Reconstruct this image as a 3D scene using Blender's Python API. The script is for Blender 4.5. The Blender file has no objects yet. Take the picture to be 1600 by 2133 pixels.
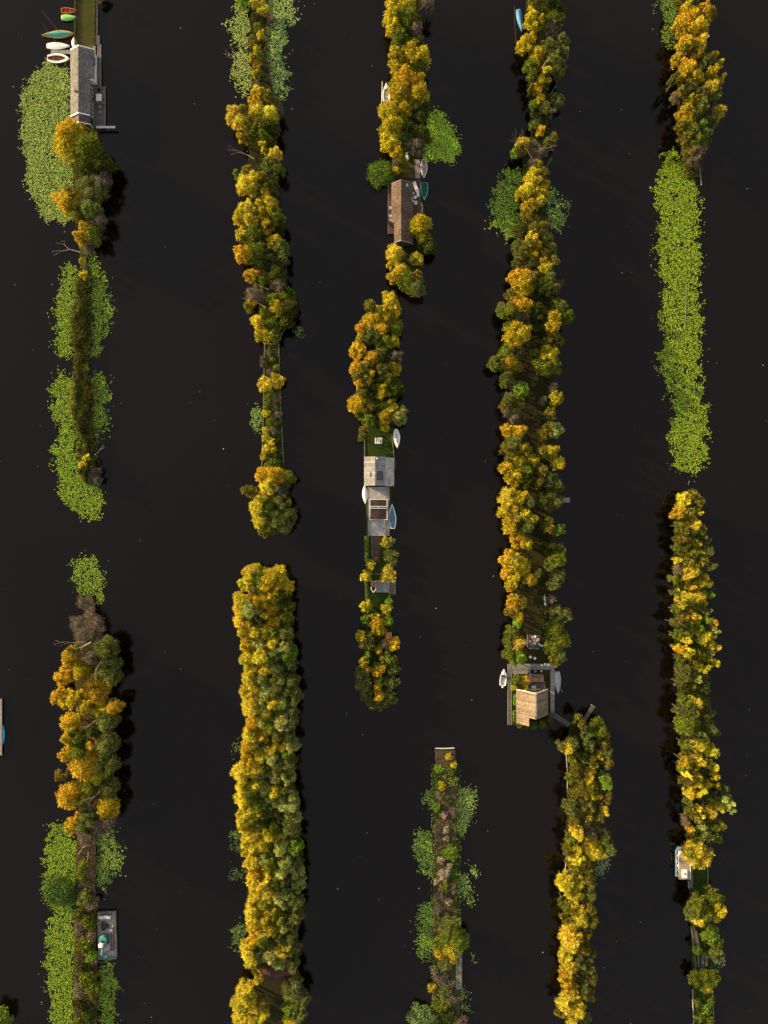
import bpy, math, random
import numpy as np
from mathutils import Vector, Matrix, noise

# ------------------------------------------------------------ camera, sky, sun, exposure
S = bpy.context.scene
COL = S.collection
H = 171.6                                    # drone height above the water, metres
K = 0.1                                      # metres on the water per photo pixel
cd = bpy.data.cameras.new('camera')
cam = bpy.data.objects.new('camera', cd)
COL.objects.link(cam)
cam.location = (0, 0, H)
cam.rotation_euler = (0, 0, 0)
cd.sensor_fit = 'HORIZONTAL'
cd.sensor_width = 36
cd.lens = 18 * H / 80.0
cd.clip_start = 1
cd.clip_end = 6000
S.camera = cam

SUN_EL, SUN_AZ = math.radians(13), math.radians(-62)     # azimuth clockwise from the top of the picture
w = bpy.data.worlds.new("World")
S.world = w
w.use_nodes = True
wn = w.node_tree
sky = wn.nodes.new('ShaderNodeTexSky')
sky.sky_type = 'NISHITA'
sky.sun_disc = False
sky.sun_elevation = SUN_EL
sky.sun_rotation = SUN_AZ % (2 * math.pi)
sky.dust_density = 1.6
sky.ozone_density = 0.7
hs = wn.nodes.new('ShaderNodeHueSaturation')          # a thin veil of high cloud: paler, less blue sky
hs.inputs['Saturation'].default_value = 0.40
hs.inputs['Value'].default_value = 0.75
wn.links.new(sky.outputs[0], hs.inputs['Color'])
veil = wn.nodes.new('ShaderNodeVectorMath'); veil.operation = 'ADD'
veil.inputs[1].default_value = (1.15, 0.96, 0.84)
wn.links.new(hs.outputs[0], veil.inputs[0])
wn.links.new(veil.outputs[0], wn.nodes['Background'].inputs[0])
wn.nodes['Background'].inputs[1].default_value = 0.096
sd = bpy.data.lights.new('sun', 'SUN')
sd.energy = 4.5
sd.angle = math.radians(0.5)
sd.color = (1.0, 0.70, 0.34)
sun = bpy.data.objects.new('sun', sd)
COL.objects.link(sun)
to_sun = Vector((math.sin(SUN_AZ) * math.cos(SUN_EL), math.cos(SUN_AZ) * math.cos(SUN_EL), math.sin(SUN_EL)))
sun.rotation_euler = (-to_sun).to_track_quat('-Z', 'Y').to_euler()
S.view_settings.view_transform = 'Standard'
S.view_settings.look = 'None'
S.view_settings.exposure = 1.36
S.view_settings.gamma = 1
S.render.film_transparent = False
try:
    S.cycles.max_bounces = 5
    S.cycles.diffuse_bounces = 3
    S.cycles.glossy_bounces = 3
    S.cycles.transmission_bounces = 3
except Exception:
    pass

RNG = np.random.RandomState(7)
random.seed(7)

# ------------------------------------------------------------ helpers
def W(px, py, z=0.0):
    """ground position (at height z) of something seen at a photo pixel"""
    f = K * (H - z) / H
    return ((px - 800.0) * f, (1066.5 - py) * f)

def tag(o, label=None, cat=None, group=None, kind=None):
    if label: o['label'] = label
    if cat: o['category'] = cat
    if group: o['group'] = group
    if kind: o['kind'] = kind
    return o

def empty(name, loc, rz=0.0):
    o = bpy.data.objects.new(name, None)
    o.location = loc
    o.rotation_euler = (0, 0, rz)
    o.empty_display_size = 0.3
    COL.objects.link(o)
    return o

class MB:
    """collects polygons, builds one mesh object"""
    def __init__(s):
        s.v = []; s.f = []
    def poly(s, pts):
        n = len(s.v); s.v += [tuple(p) for p in pts]; s.f.append(tuple(range(n, n + len(pts))))
    def box(s, x0, x1, y0, y1, z0, z1):
        n = len(s.v)
        s.v += [(x0,y0,z0),(x1,y0,z0),(x1,y1,z0),(x0,y1,z0),(x0,y0,z1),(x1,y0,z1),(x1,y1,z1),(x0,y1,z1)]
        s.f += [tuple(n+i for i in q) for q in ((3,2,1,0),(4,5,6,7),(0,1,5,4),(1,2,6,5),(2,3,7,6),(3,0,4,7))]
    def obox(s, cx, cy, lx, ly, z0, z1, rz=0.0):
        c, q = math.cos(rz), math.sin(rz); n = len(s.v)
        for z in (z0, z1):
            for a, b in ((-1,-1),(1,-1),(1,1),(-1,1)):
                x, y = a*lx/2, b*ly/2
                s.v.append((cx + x*c - y*q, cy + x*q + y*c, z))
        s.f += [tuple(n+i for i in q2) for q2 in ((3,2,1,0),(4,5,6,7),(0,1,5,4),(1,2,6,5),(2,3,7,6),(3,0,4,7))]
    def prism(s, pts, z0, z1):
        n = len(s.v); k = len(pts)
        s.v += [(p[0], p[1], z0) for p in pts] + [(p[0], p[1], z1) for p in pts]
        s.f.append(tuple(range(n + k - 1, n - 1, -1))); s.f.append(tuple(range(n + k, n + 2 * k)))
        for i in range(k):
            j = (i + 1) % k
            s.f.append((n + i, n + j, n + k + j, n + k + i))
    def tube(s, p0, p1, r0, r1, sides=6):
        a = Vector(p0); b = Vector(p1); d = (b - a)
        if d.length < 1e-6: return
        d.normalize()
        u = d.orthogonal().normalized(); v = d.cross(u)
        n = len(s.v)
        for c, r in ((a, r0), (b, r1)):
            for i in range(sides):
                t = 2 * math.pi * i / sides
                s.v.append(tuple(c + u * math.cos(t) * r + v * math.sin(t) * r))
        for i in range(sides):
            j = (i + 1) % sides
            s.f.append((n + i, n + j, n + sides + j, n + sides + i))
        s.f.append(tuple(range(n + sides - 1, n - 1, -1))); s.f.append(tuple(range(n + sides, n + 2 * sides)))
    def lathe(s, cx, cy, prof, sides=14):
        n = len(s.v)
        for r, z in prof:
            for i in range(sides):
                t = 2 * math.pi * i / sides
                s.v.append((cx + r * math.cos(t), cy + r * math.sin(t), z))
        for k in range(len(prof) - 1):
            for i in range(sides):
                j = (i + 1) % sides
                s.f.append((n+k*sides+i, n+k*sides+j, n+(k+1)*sides+j, n+(k+1)*sides+i))
        s.f.append(tuple(range(n + sides - 1, n - 1, -1)))
        m = n + (len(prof) - 1) * sides
        s.f.append(tuple(range(m, m + sides)))
    def build(s, name, m, parent=None, bevel=0.0, smooth=False):
        me = bpy.data.meshes.new(name)
        me.from_pydata(s.v, [], s.f)
        me.materials.append(m)
        o = bpy.data.objects.new(name, me)
        COL.objects.link(o)
        if parent: o.parent = parent
        if smooth:
            me.polygons.foreach_set('use_smooth', [True] * len(me.polygons))
        if bevel:
            b = o.modifiers.new('bevel', 'BEVEL'); b.width = bevel; b.segments = 1; b.limit_method = 'ANGLE'
        return o

def npmesh(name, V, F, m):
    """V (n,3), F (m,k) arrays -> mesh data"""
    me = bpy.data.meshes.new(name)
    nf, k = F.shape
    me.vertices.add(len(V)); me.vertices.foreach_set('co', np.asarray(V, np.float32).ravel())
    me.loops.add(nf * k); me.loops.foreach_set('vertex_index', F.astype(np.int32).ravel())
    me.polygons.add(nf)
    me.polygons.foreach_set('loop_start', np.arange(0, nf * k, k, dtype=np.int32))
    me.polygons.foreach_set('loop_total', np.full(nf, k, dtype=np.int32))
    me.update(calc_edges=True)
    if m: me.materials.append(m)
    return me

def unit(a):
    return a / np.maximum(np.linalg.norm(a, axis=1, keepdims=True), 1e-9)

def leaf_arrays(C, T, N, L, Wd):
    """rhombic leaf sprays: centres, long axis, normal, length, width"""
    B = unit(np.cross(N, T)); T = unit(T)
    L = np.asarray(L).reshape(-1, 1); Wd = np.asarray(Wd).reshape(-1, 1)
    V = np.stack([C - T*L/2, C + B*Wd/2, C + T*L/2, C - B*Wd/2], 1).reshape(-1, 3)
    F = np.arange(len(V)).reshape(-1, 4)
    return V, F

# ------------------------------------------------------------ materials
def nodes_of(name):
    m = bpy.data.materials.new(name); m.use_nodes = True
    nt = m.node_tree; nt.nodes.clear()
    return m, nt, nt.nodes.new, nt.links.new

def mat(name, col, rough=0.75, scale=3.0, amt=0.25, stripe=None, bump=0.0, spec=0.4, col2=None, big=0.0, metal=0.0):
    """noise-varied paint/wood/stone; stripe=(axis, period_m, strength) for planks or tiles"""
    m, nt, N, L = nodes_of(name)
    out = N('ShaderNodeOutputMaterial'); b = N('ShaderNodeBsdfPrincipled')
    L(b.outputs[0], out.inputs[0])
    b.inputs['Roughness'].default_value = rough
    b.inputs['Specular IOR Level'].default_value = spec
    b.inputs['Metallic'].default_value = metal
    tc = N('ShaderNodeTexCoord')
    no = N('ShaderNodeTexNoise'); no.inputs['Scale'].default_value = scale; no.inputs['Detail'].default_value = 6
    no.inputs['Roughness'].default_value = 0.65
    L(tc.outputs['Object'], no.inputs['Vector'])
    rp = N('ShaderNodeValToRGB')
    c2 = col2 if col2 else tuple(c * (1 - 2 * amt) for c in col)
    rp.color_ramp.elements[0].position = 0.35; rp.color_ramp.elements[0].color = (*c2, 1)
    rp.color_ramp.elements[1].position = 0.65; rp.color_ramp.elements[1].color = (*[min(1, c * (1 + amt * .6)) for c in col], 1)
    L(no.outputs['Fac'], rp.inputs['Fac'])
    cur = rp.outputs['Color']
    if big:
        n2 = N('ShaderNodeTexNoise'); n2.inputs['Scale'].default_value = 0.35; n2.inputs['Detail'].default_value = 3
        L(tc.outputs['Object'], n2.inputs['Vector'])
        mr = N('ShaderNodeMapRange'); mr.inputs[1].default_value = .3; mr.inputs[2].default_value = .7
        mr.inputs[3].default_value = 1 - big; mr.inputs[4].default_value = 1 + big * .5
        L(n2.outputs['Fac'], mr.inputs[0])
        mx = N('ShaderNodeVectorMath'); mx.operation = 'SCALE'
        L(cur, mx.inputs[0]); L(mr.outputs[0], mx.inputs['Scale']); cur = mx.outputs[0]
    hs = None
    if stripe:
        ax, per, st = stripe
        sp = N('ShaderNodeSeparateXYZ'); L(tc.outputs['Object'], sp.inputs[0])
        dv = N('ShaderNodeMath'); dv.operation = 'DIVIDE'; L(sp.outputs[ax], dv.inputs[0]); dv.inputs[1].default_value = per
        fl = N('ShaderNodeMath'); fl.operation = 'FLOOR'; L(dv.outputs[0], fl.inputs[0])
        wn_ = N('ShaderNodeTexWhiteNoise'); wn_.noise_dimensions = '1D'; L(fl.outputs[0], wn_.inputs['W'])
        fr = N('ShaderNodeMath'); fr.operation = 'FRACT'; L(dv.outputs[0], fr.inputs[0])
        gp = N('ShaderNodeMath'); gp.operation = 'GREATER_THAN'; L(fr.outputs[0], gp.inputs[0]); gp.inputs[1].default_value = 0.14
        m1 = N('ShaderNodeMapRange'); L(wn_.outputs['Value'], m1.inputs[0]); m1.inputs[3].default_value = 1 - st; m1.inputs[4].default_value = 1 + st * .4
        m2 = N('ShaderNodeMapRange'); L(gp.outputs[0], m2.inputs[0]); m2.inputs[3].default_value = 1 - min(.75, st * 2.2); m2.inputs[4].default_value = 1
        mm = N('ShaderNodeMath'); mm.operation = 'MULTIPLY'; L(m1.outputs[0], mm.inputs[0]); L(m2.outputs[0], mm.inputs[1])
        mx = N('ShaderNodeVectorMath'); mx.operation = 'SCALE'
        L(cur, mx.inputs[0]); L(mm.outputs[0], mx.inputs['Scale']); cur = mx.outputs[0]
    L(cur, b.inputs['Base Color'])
    if bump:
        bp = N('ShaderNodeBump'); bp.inputs['Strength'].default_value = bump; bp.inputs['Distance'].default_value = .05
        L(no.outputs['Fac'], bp.inputs['Height']); L(bp.outputs[0], b.inputs['Normal'])
    return m

def leaf_mat(name, trans=0.3, var=0.35, col=None, odd=None):
    """foliage: colour from the object (each plant its own), varied leaf by leaf and clump by clump"""
    m, nt, N, L = nodes_of(name)
    out = N('ShaderNodeOutputMaterial')
    if col:
        oc = N('ShaderNodeRGB'); oc.outputs[0].default_value = (*col, 1); c0 = oc.outputs[0]
    else:
        oc = N('ShaderNodeObjectInfo'); c0 = oc.outputs['Color']
    ge = N('ShaderNodeNewGeometry'); tc = N('ShaderNodeTexCoord')
    if odd:                                   # a few leaves already yellow or brown
        gt = N('ShaderNodeMath'); gt.operation = 'GREATER_THAN'; gt.inputs[1].default_value = .95
        L(ge.outputs['Random Per Island'], gt.inputs[0])
        mo = N('ShaderNodeMix'); mo.data_type = 'RGBA'; L(gt.outputs[0], mo.inputs[0]); L(c0, mo.inputs[6]); mo.inputs[7].default_value = (*odd, 1)
        c0 = mo.outputs[2]
    no = N('ShaderNodeTexNoise'); no.inputs['Scale'].default_value = 0.9; no.inputs['Detail'].default_value = 2
    L(ge.outputs['Position'], no.inputs['Vector'])
    hv = N('ShaderNodeHueSaturation')
    nf = N('ShaderNodeTexNoise'); nf.inputs['Scale'].default_value = 2.6; nf.inputs['Detail'].default_value = 3
    L(ge.outputs['Position'], nf.inputs['Vector'])
    nm = N('ShaderNodeMapRange'); L(nf.outputs['Fac'], nm.inputs[0]); nm.inputs[1].default_value = .36; nm.inputs[2].default_value = .64
    nm.inputs[3].default_value = .55; nm.inputs[4].default_value = 1.35
    a = N('ShaderNodeMapRange'); L(ge.outputs['Random Per Island'], a.inputs[0]); a.inputs[3].default_value = 1 - var; a.inputs[4].default_value = 1 + var
    c = N('ShaderNodeMapRange'); L(no.outputs['Fac'], c.inputs[0]); c.inputs[1].default_value = .3; c.inputs[2].default_value = .7
    c.inputs[3].default_value = 0.478; c.inputs[4].default_value = 0.522
    mu = N('ShaderNodeMath'); mu.operation = 'MULTIPLY'; L(a.outputs[0], mu.inputs[0]); L(nm.outputs[0], mu.inputs[1])
    L(mu.outputs[0], hv.inputs['Value']); L(c.outputs[0], hv.inputs['Hue']); L(c0, hv.inputs['Color'])
    d = N('ShaderNodeBsdfDiffuse'); t = N('ShaderNodeBsdfTranslucent'); mx = N('ShaderNodeMixShader')
    mx.inputs[0].default_value = trans
    L(hv.outputs[0], d.inputs[0]); L(hv.outputs[0], t.inputs[0])
    L(d.outputs[0], mx.inputs[1]); L(t.outputs[0], mx.inputs[2]); L(mx.outputs[0], out.inputs[0])
    return m

M = {}
M['leaf'] = leaf_mat('foliage', var=.55)
M['pad'] = leaf_mat('lily_leaf', trans=0.05, var=0.26, odd=(.21, .17, .03))
M['blade'] = leaf_mat('reed_blade', trans=0.2, var=0.4)
M['bark'] = mat('bark', (.045, .036, .026), .9, 6, .35)
M['pale_bark'] = mat('pale_dead_wood', (.42, .33, .25), .85, 5, .25)
M['roof_grey'] = mat('weathered_grey_roofing', (.28, .28, .28), .85, 2.2, .22, (1, .52, .20), .3, big=.28)
M['roof_shingle'] = mat('bitumen_shingle_roofing', (.185, .18, .168), .9, 2.5, .32, (1, .6, .08), .4, big=.3)
M['roof_dark'] = mat('speckled_bitumen_roof', (.16, .108, .08), .9, 3.5, .42, (1, .5, .08), .4, big=.4)
M['roof_tile'] = mat('cedar_strip_roof', (.29, .225, .155), .85, 3, .3, (1, .27, .34), .3, big=.3)
M['roof_rust'] = mat('dark_red_sheet_roof', (.085, .03, .026), .7, 1.2, .25, (0, .35, .10), .2, big=.2)
M['rust_sheet'] = mat('rust_brown_sheet', (.16, .10, .075), .75, 1.6, .35, (0, .4, .25), .2, big=.3)
M['wall_white'] = mat('white_timber_wall', (.72, .71, .68), .6, 2, .06)
M['wall_dark'] = mat('dark_timber_wall', (.07, .075, .07), .7, 2, .2, (2, .2, .2))
M['wall_cream'] = mat('cream_wall', (.62, .53, .38), .7, 2, .1)
M['wall_grey'] = mat('grey_timber_wall', (.2, .2, .2), .7, 2, .2, (2, .2, .15))
M['trim'] = mat('white_trim', (.78, .78, .76), .5, 4, .05)
M['glass'] = mat('window_glass', (.03, .035, .04), .08, 2, .1, spec=.8)
M['deck_grey'] = mat('weathered_grey_planks', (.31, .295, .285), .85, 5, .22, (1, .22, .22), .2, big=.18)
M['deck_greyx'] = mat('weathered_grey_planks_lengthwise', (.31, .295, .285), .85, 5, .22, (0, .22, .22), .2, big=.18)
M['deck_dark'] = mat('dark_grey_planks', (.13, .125, .12), .85, 4, .22, (1, .3, .25), .2, big=.2)
M['deck_red'] = mat('red_brown_planks', (.125, .055, .035), .8, 4, .25, (0, .25, .25), .2, big=.2)
M['concrete'] = mat('stained_concrete', (.40, .39, .375), .9, 1.6, .25, None, .2, big=.2)
M['plank_pale'] = mat('pale_new_plank', (.48, .52, .54), .6, 3, .08)
M['plank'] = mat('bank_board', (.26, .24, .21), .85, 5, .25)
M['white'] = mat('white_paint', (.80, .80, .79), .45, 4, .04)
M['offwhite'] = mat('aged_white_paint', (.60, .59, .56), .5, 3, .12)
M['tarp_grey'] = mat('grey_tarpaulin', (.27, .25, .235), .7, 2.5, .2, None, .5)
M['alu'] = mat('bare_aluminium', (.36, .38, .41), .35, 2.5, .15, spec=.6, metal=.35)
M['teal'] = mat('teal_paint', (.05, .33, .27), .45, 3, .12)
M['teal_dark'] = mat('dark_green_paint', (.008, .085, .065), .5, 3, .2)
M['green_boat'] = mat('bright_green_paint', (.20, .52, .14), .45, 3, .1)
M['lime'] = mat('lime_paint', (.38, .50, .14), .5, 3, .1)
M['amber'] = mat('amber_paint', (.62, .25, .03), .45, 3, .1)
M['red'] = mat('red_paint', (.42, .05, .03), .5, 3, .15)
M['blue'] = mat('blue_tarpaulin', (.05, .25, .50), .55, 2.5, .25, None, .5)
M['bluec'] = mat('bright_blue_paint', (.03, .38, .60), .45, 3, .1)
M['blue_in'] = mat('grey_blue_cover', (.075, .17, .26), .55, 2, .2, None, .5)
M['black'] = mat('black_plastic', (.015, .015, .018), .5, 3, .2)
M['steel'] = mat('worn_grey_steel', (.27, .26, .26), .6, 1.6, .3, None, .1, big=.2, spec=.5)
M['beige'] = mat('beige_roof_paint', (.33, .28, .22), .7, 2, .1)
M['varnish'] = mat('varnished_wood', (.28, .14, .05), .5, 4, .25, (0, .15, .15))
M['amber_glass'] = mat('red_brown_glass_panel', (.05, .022, .011), .25, .9, .3, spec=.6, big=.45)
M['tile_dark'] = mat('dark_paving_tiles', (.10, .10, .10), .85, 3, .15, (0, .5, .15), .1)
M['cushion_red'] = mat('crimson_cushion', (.35, .02, .05), .8, 4, .1)
M['brick'] = mat('reddish_brick_paving', (.20, .09, .055), .85, 4, .3)
M['orange_sheet'] = mat('orange_tarpaulin_roof', (.40, .12, .045), .7, 2, .2, None, .4)
M['reedstalk'] = mat('cut_reed_bundle', (.26, .235, .20), .9, 8, .35, (0, .12, .3))
M['yellow'] = mat('yellow_paint', (.6, .38, .03), .5, 3, .1)

# water: peat-dark, reflects the sky and the trees on its banks
def water_mat():
    m, nt, N, L = nodes_of('dark_peat_water')
    out = N('ShaderNodeOutputMaterial'); b = N('ShaderNodeBsdfPrincipled'); L(b.outputs[0], out.inputs[0])
    ge = N('ShaderNodeNewGeometry')
    n1 = N('ShaderNodeTexNoise'); n1.inputs['Scale'].default_value = .02; n1.inputs['Detail'].default_value = 3
    L(ge.outputs['Position'], n1.inputs['Vector'])
    rp = N('ShaderNodeValToRGB')
    rp.color_ramp.elements[0].position = .35; rp.color_ramp.elements[0].color = (.0026, .0020, .0017, 1)
    rp.color_ramp.elements[1].position = .65; rp.color_ramp.elements[1].color = (.0034, .0026, .0022, 1)
    L(n1.outputs['Fac'], rp.inputs[0])
    L(rp.outputs[0], b.inputs['Base Color'])
    b.inputs['Roughness'].default_value = .05
    b.inputs['IOR'].default_value = 1.35
    n2 = N('ShaderNodeTexNoise'); n2.inputs['Scale'].default_value = 2.2; n2.inputs['Detail'].default_value = 6; n2.inputs['Roughness'].default_value = .7
    L(ge.outputs['Position'], n2.inputs['Vector'])
    bp = N('ShaderNodeBump'); bp.inputs['Strength'].default_value = .18; bp.inputs['Distance'].default_value = .05
    L(n2.outputs['Fac'], bp.inputs['Height']); L(bp.outputs[0], b.inputs['Normal'])
    return m
M['water'] = water_mat()

def ground_mat(name, ca, cb, cc):
    m, nt, N, L = nodes_of(name)
    out = N('ShaderNodeOutputMaterial'); b = N('ShaderNodeBsdfDiffuse'); L(b.outputs[0], out.inputs[0])
    ge = N('ShaderNodeNewGeometry')
    n1 = N('ShaderNodeTexNoise'); n1.inputs['Scale'].default_value = .45; n1.inputs['Detail'].default_value = 5
    n2 = N('ShaderNodeTexNoise'); n2.inputs['Scale'].default_value = 5.0; n2.inputs['Detail'].default_value = 6; n2.inputs['Roughness'].default_value = .75
    L(ge.outputs['Position'], n1.inputs['Vector']); L(ge.outputs['Position'], n2.inputs['Vector'])
    rp = N('ShaderNodeValToRGB'); e = rp.color_ramp.elements
    e[0].position = .36; e[0].color = (*ca, 1); e[1].position = .62; e[1].color = (*cb, 1)
    L(n1.outputs['Fac'], rp.inputs[0])
    mx = N('ShaderNodeMix'); mx.data_type = 'RGBA'
    mr = N('ShaderNodeMapRange'); mr.inputs[1].default_value = .45; mr.inputs[2].default_value = .7
    L(n2.outputs['Fac'], mr.inputs[0]); L(mr.outputs[0], mx.inputs[0])
    L(rp.outputs[0], mx.inputs[6]); mx.inputs[7].default_value = (*cc, 1)
    L(mx.outputs[2], b.inputs[0])
    return m
M['lawn'] = ground_mat('mown_lawn', (.022, .042, .009), (.036, .058, .012), (.02, .032, .008))
M['drylawn'] = ground_mat('dry_lawn', (.036, .048, .012), (.060, .055, .018), (.085, .072, .032))
M['shade_lawn'] = ground_mat('thin_dark_lawn', (.030, .034, .011), (.042, .034, .014), (.026, .026, .010))
M['soil'] = ground_mat('leafy_bank_soil', (.030, .024, .013), (.022, .032, .012), (.05, .038, .02))
M['heath'] = ground_mat('brown_peat_ground', (.085, .052, .038), (.05, .045, .022), (.13, .09, .07))
M['moss'] = ground_mat('mossy_ground', (.05, .085, .015), (.09, .075, .03), (.05, .05, .02))

# ------------------------------------------------------------ water and sky setting
mb = MB(); mb.poly([(-2500, -2500, 0), (2500, -2500, 0), (2500, 2500, 0), (-2500, 2500, 0)])
tag(mb.build('water', M['water']), kind='structure')
# ------------------------------------------------------------ the strips of land
def strip(name, rows, m, z=0.35, seed=0, rag=.35):
    """bank outline from (photo y, left x, right x) rows, with a slightly ragged shore"""
    L_, R_ = [], []
    for (ya, la, ra), (yb, lb, rb) in zip(rows[:-1], rows[1:]):
        n = max(1, int(abs(yb - ya) / 6))
        for i in range(n):
            t = i / n; y = ya + (yb - ya) * t
            L_.append((la + (lb - la) * t, y)); R_.append((ra + (rb - ra) * t, y))
    L_.append((rows[-1][1], rows[-1][0])); R_.append((rows[-1][2], rows[-1][0]))
    pts = []
    for i, (x, y) in enumerate(L_):
        X, Y = W(x, y); pts.append((X + rag * (noise.noise((X * .8 + seed, Y * .8, 0)) ), Y))
    for i, (x, y) in enumerate(reversed(R_)):
        X, Y = W(x, y); pts.append((X + rag * (noise.noise((X * .8 - seed, Y * .8, 5)) ), Y))
    b = MB()
    n = len(pts); k = n // 2
    # quads across so the top stays well-formed
    Lp = pts[:k]; Rp = pts[k:][::-1]
    for i in range(k - 1):
        a, b_, c, d = Lp[i], Lp[i+1], Rp[i+1], Rp[i]
        b.poly([(a[0], a[1], z), (b_[0], b_[1], z), (c[0], c[1], z), (d[0], d[1], z)])
        b.poly([(a[0], a[1], z), (a[0], a[1], -1), (b_[0], b_[1], -1), (b_[0], b_[1], z)])
        b.poly([(c[0], c[1], z), (c[0], c[1], -1), (d[0], d[1], -1), (d[0], d[1], z)])
    for a, d in ((Lp[0], Rp[0]), (Lp[-1], Rp[-1])):
        b.poly([(a[0], a[1], z), (d[0], d[1], z), (d[0], d[1], -1), (a[0], a[1], -1)])
    o = b.build(name, m)
    return tag(o, kind='structure')

ISL = {
 'A': [(-20,157,202),(100,157,200),(200,150,203),(280,150,205),(400,155,212),(480,165,205),(520,165,185),(560,170,180),(600,163,181),(700,159,182),(800,161,184),(900,168,193),(1000,176,199),(1010,182,196)],
 'B': [(1240,180,192),(1300,176,205),(1350,160,220),(1500,158,230),(1700,165,215),(1740,162,200),(1850,158,200),(2000,156,203),(2160,155,202)],
 'C': [(-20,522,558),(100,522,550),(200,526,572),(260,518,578),(400,518,582),(550,528,598),(650,542,598),(715,551,583),(850,548,588),(975,546,592),(1050,548,600),(1100,553,595),(1110,560,585)],
 'D': [(1200,525,600),(1300,520,612),(1500,522,614),(1800,527,620),(2000,532,620),(2160,522,626)],
 'E': [(-20,812,878),(100,816,878),(220,814,876),(320,825,876),(380,815,875),(510,822,883),(560,826,880),(600,842,874)],
 'F': [(632,792,825),(700,762,824),(850,758,824),(905,759,817),(950,759,821),(1010,760,816),(1116,763,808),(1260,763,815),(1400,758,820),(1466,778,814)],
 'G': [(1562,906,948),(1700,905,950),(1900,903,952),(2000,903,952),(2160,897,962)],
 'H': [(-20,1096,1160),(50,1094,1157),(120,1101,1157),(200,1103,1141),(302,1105,1141),(308,1090,1130),(400,1086,1128),(500,1081,1143),(640,1064,1158),(800,1062,1148),(1000,1062,1152),(1200,1068,1146),(1310,1070,1148),(1383,1062,1152),(1508,1061,1152)],
 'I': [(1505,1186,1238),(1550,1181,1252),(1650,1181,1255),(1780,1180,1246),(1820,1178,1238),(1950,1176,1224),(2160,1176,1224)],
 'J': [(-20,1405,1440),(50,1411,1468),(150,1411,1478),(280,1413,1472),(335,1427,1455),(352,1436,1450),(366,1441,1447)],
 'K': [(1032,1407,1448),(1150,1404,1463),(1300,1404,1474),(1450,1411,1476),(1550,1419,1476),(1700,1422,1478),(1760,1431,1476),(1840,1436,1476),(1900,1437,1480),(2000,1441,1483),(2160,1445,1487)],
}
for k_, gm in (('A', 'moss'), ('B', 'heath'), ('C', 'soil'), ('D', 'soil'), ('E', 'soil'), ('F', 'lawn'), ('G', 'heath'), ('H', 'soil'), ('I', 'soil'), ('J', 'soil'), ('K', 'lawn')):
    strip('island', ISL[k_], M[gm], seed=ord(k_))

def sheet(name, x0, x1, y0, y1, m, z, cut=0.35):
    """a low ground sheet a few mm above the bank"""
    b = MB(); p = [W(x0, y0), W(x1, y0), W(x1, y1), W(x0, y1)]
    b.prism([p[3], p[2], p[1], p[0]], cut - .05, z)
    return tag(b.build(name, m), kind='structure')
sheet('lawn', 158.5, 199, -20, 96, M['drylawn'], .36)
sheet('lawn', 826, 864, 318, 372, M['drylawn'], .36)
sheet('path', 774, 791, 1118, 1170, M['heath'], .36)
sheet('lawn', 1078, 1140, 1140, 1380, M['shade_lawn'], .36)

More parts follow.
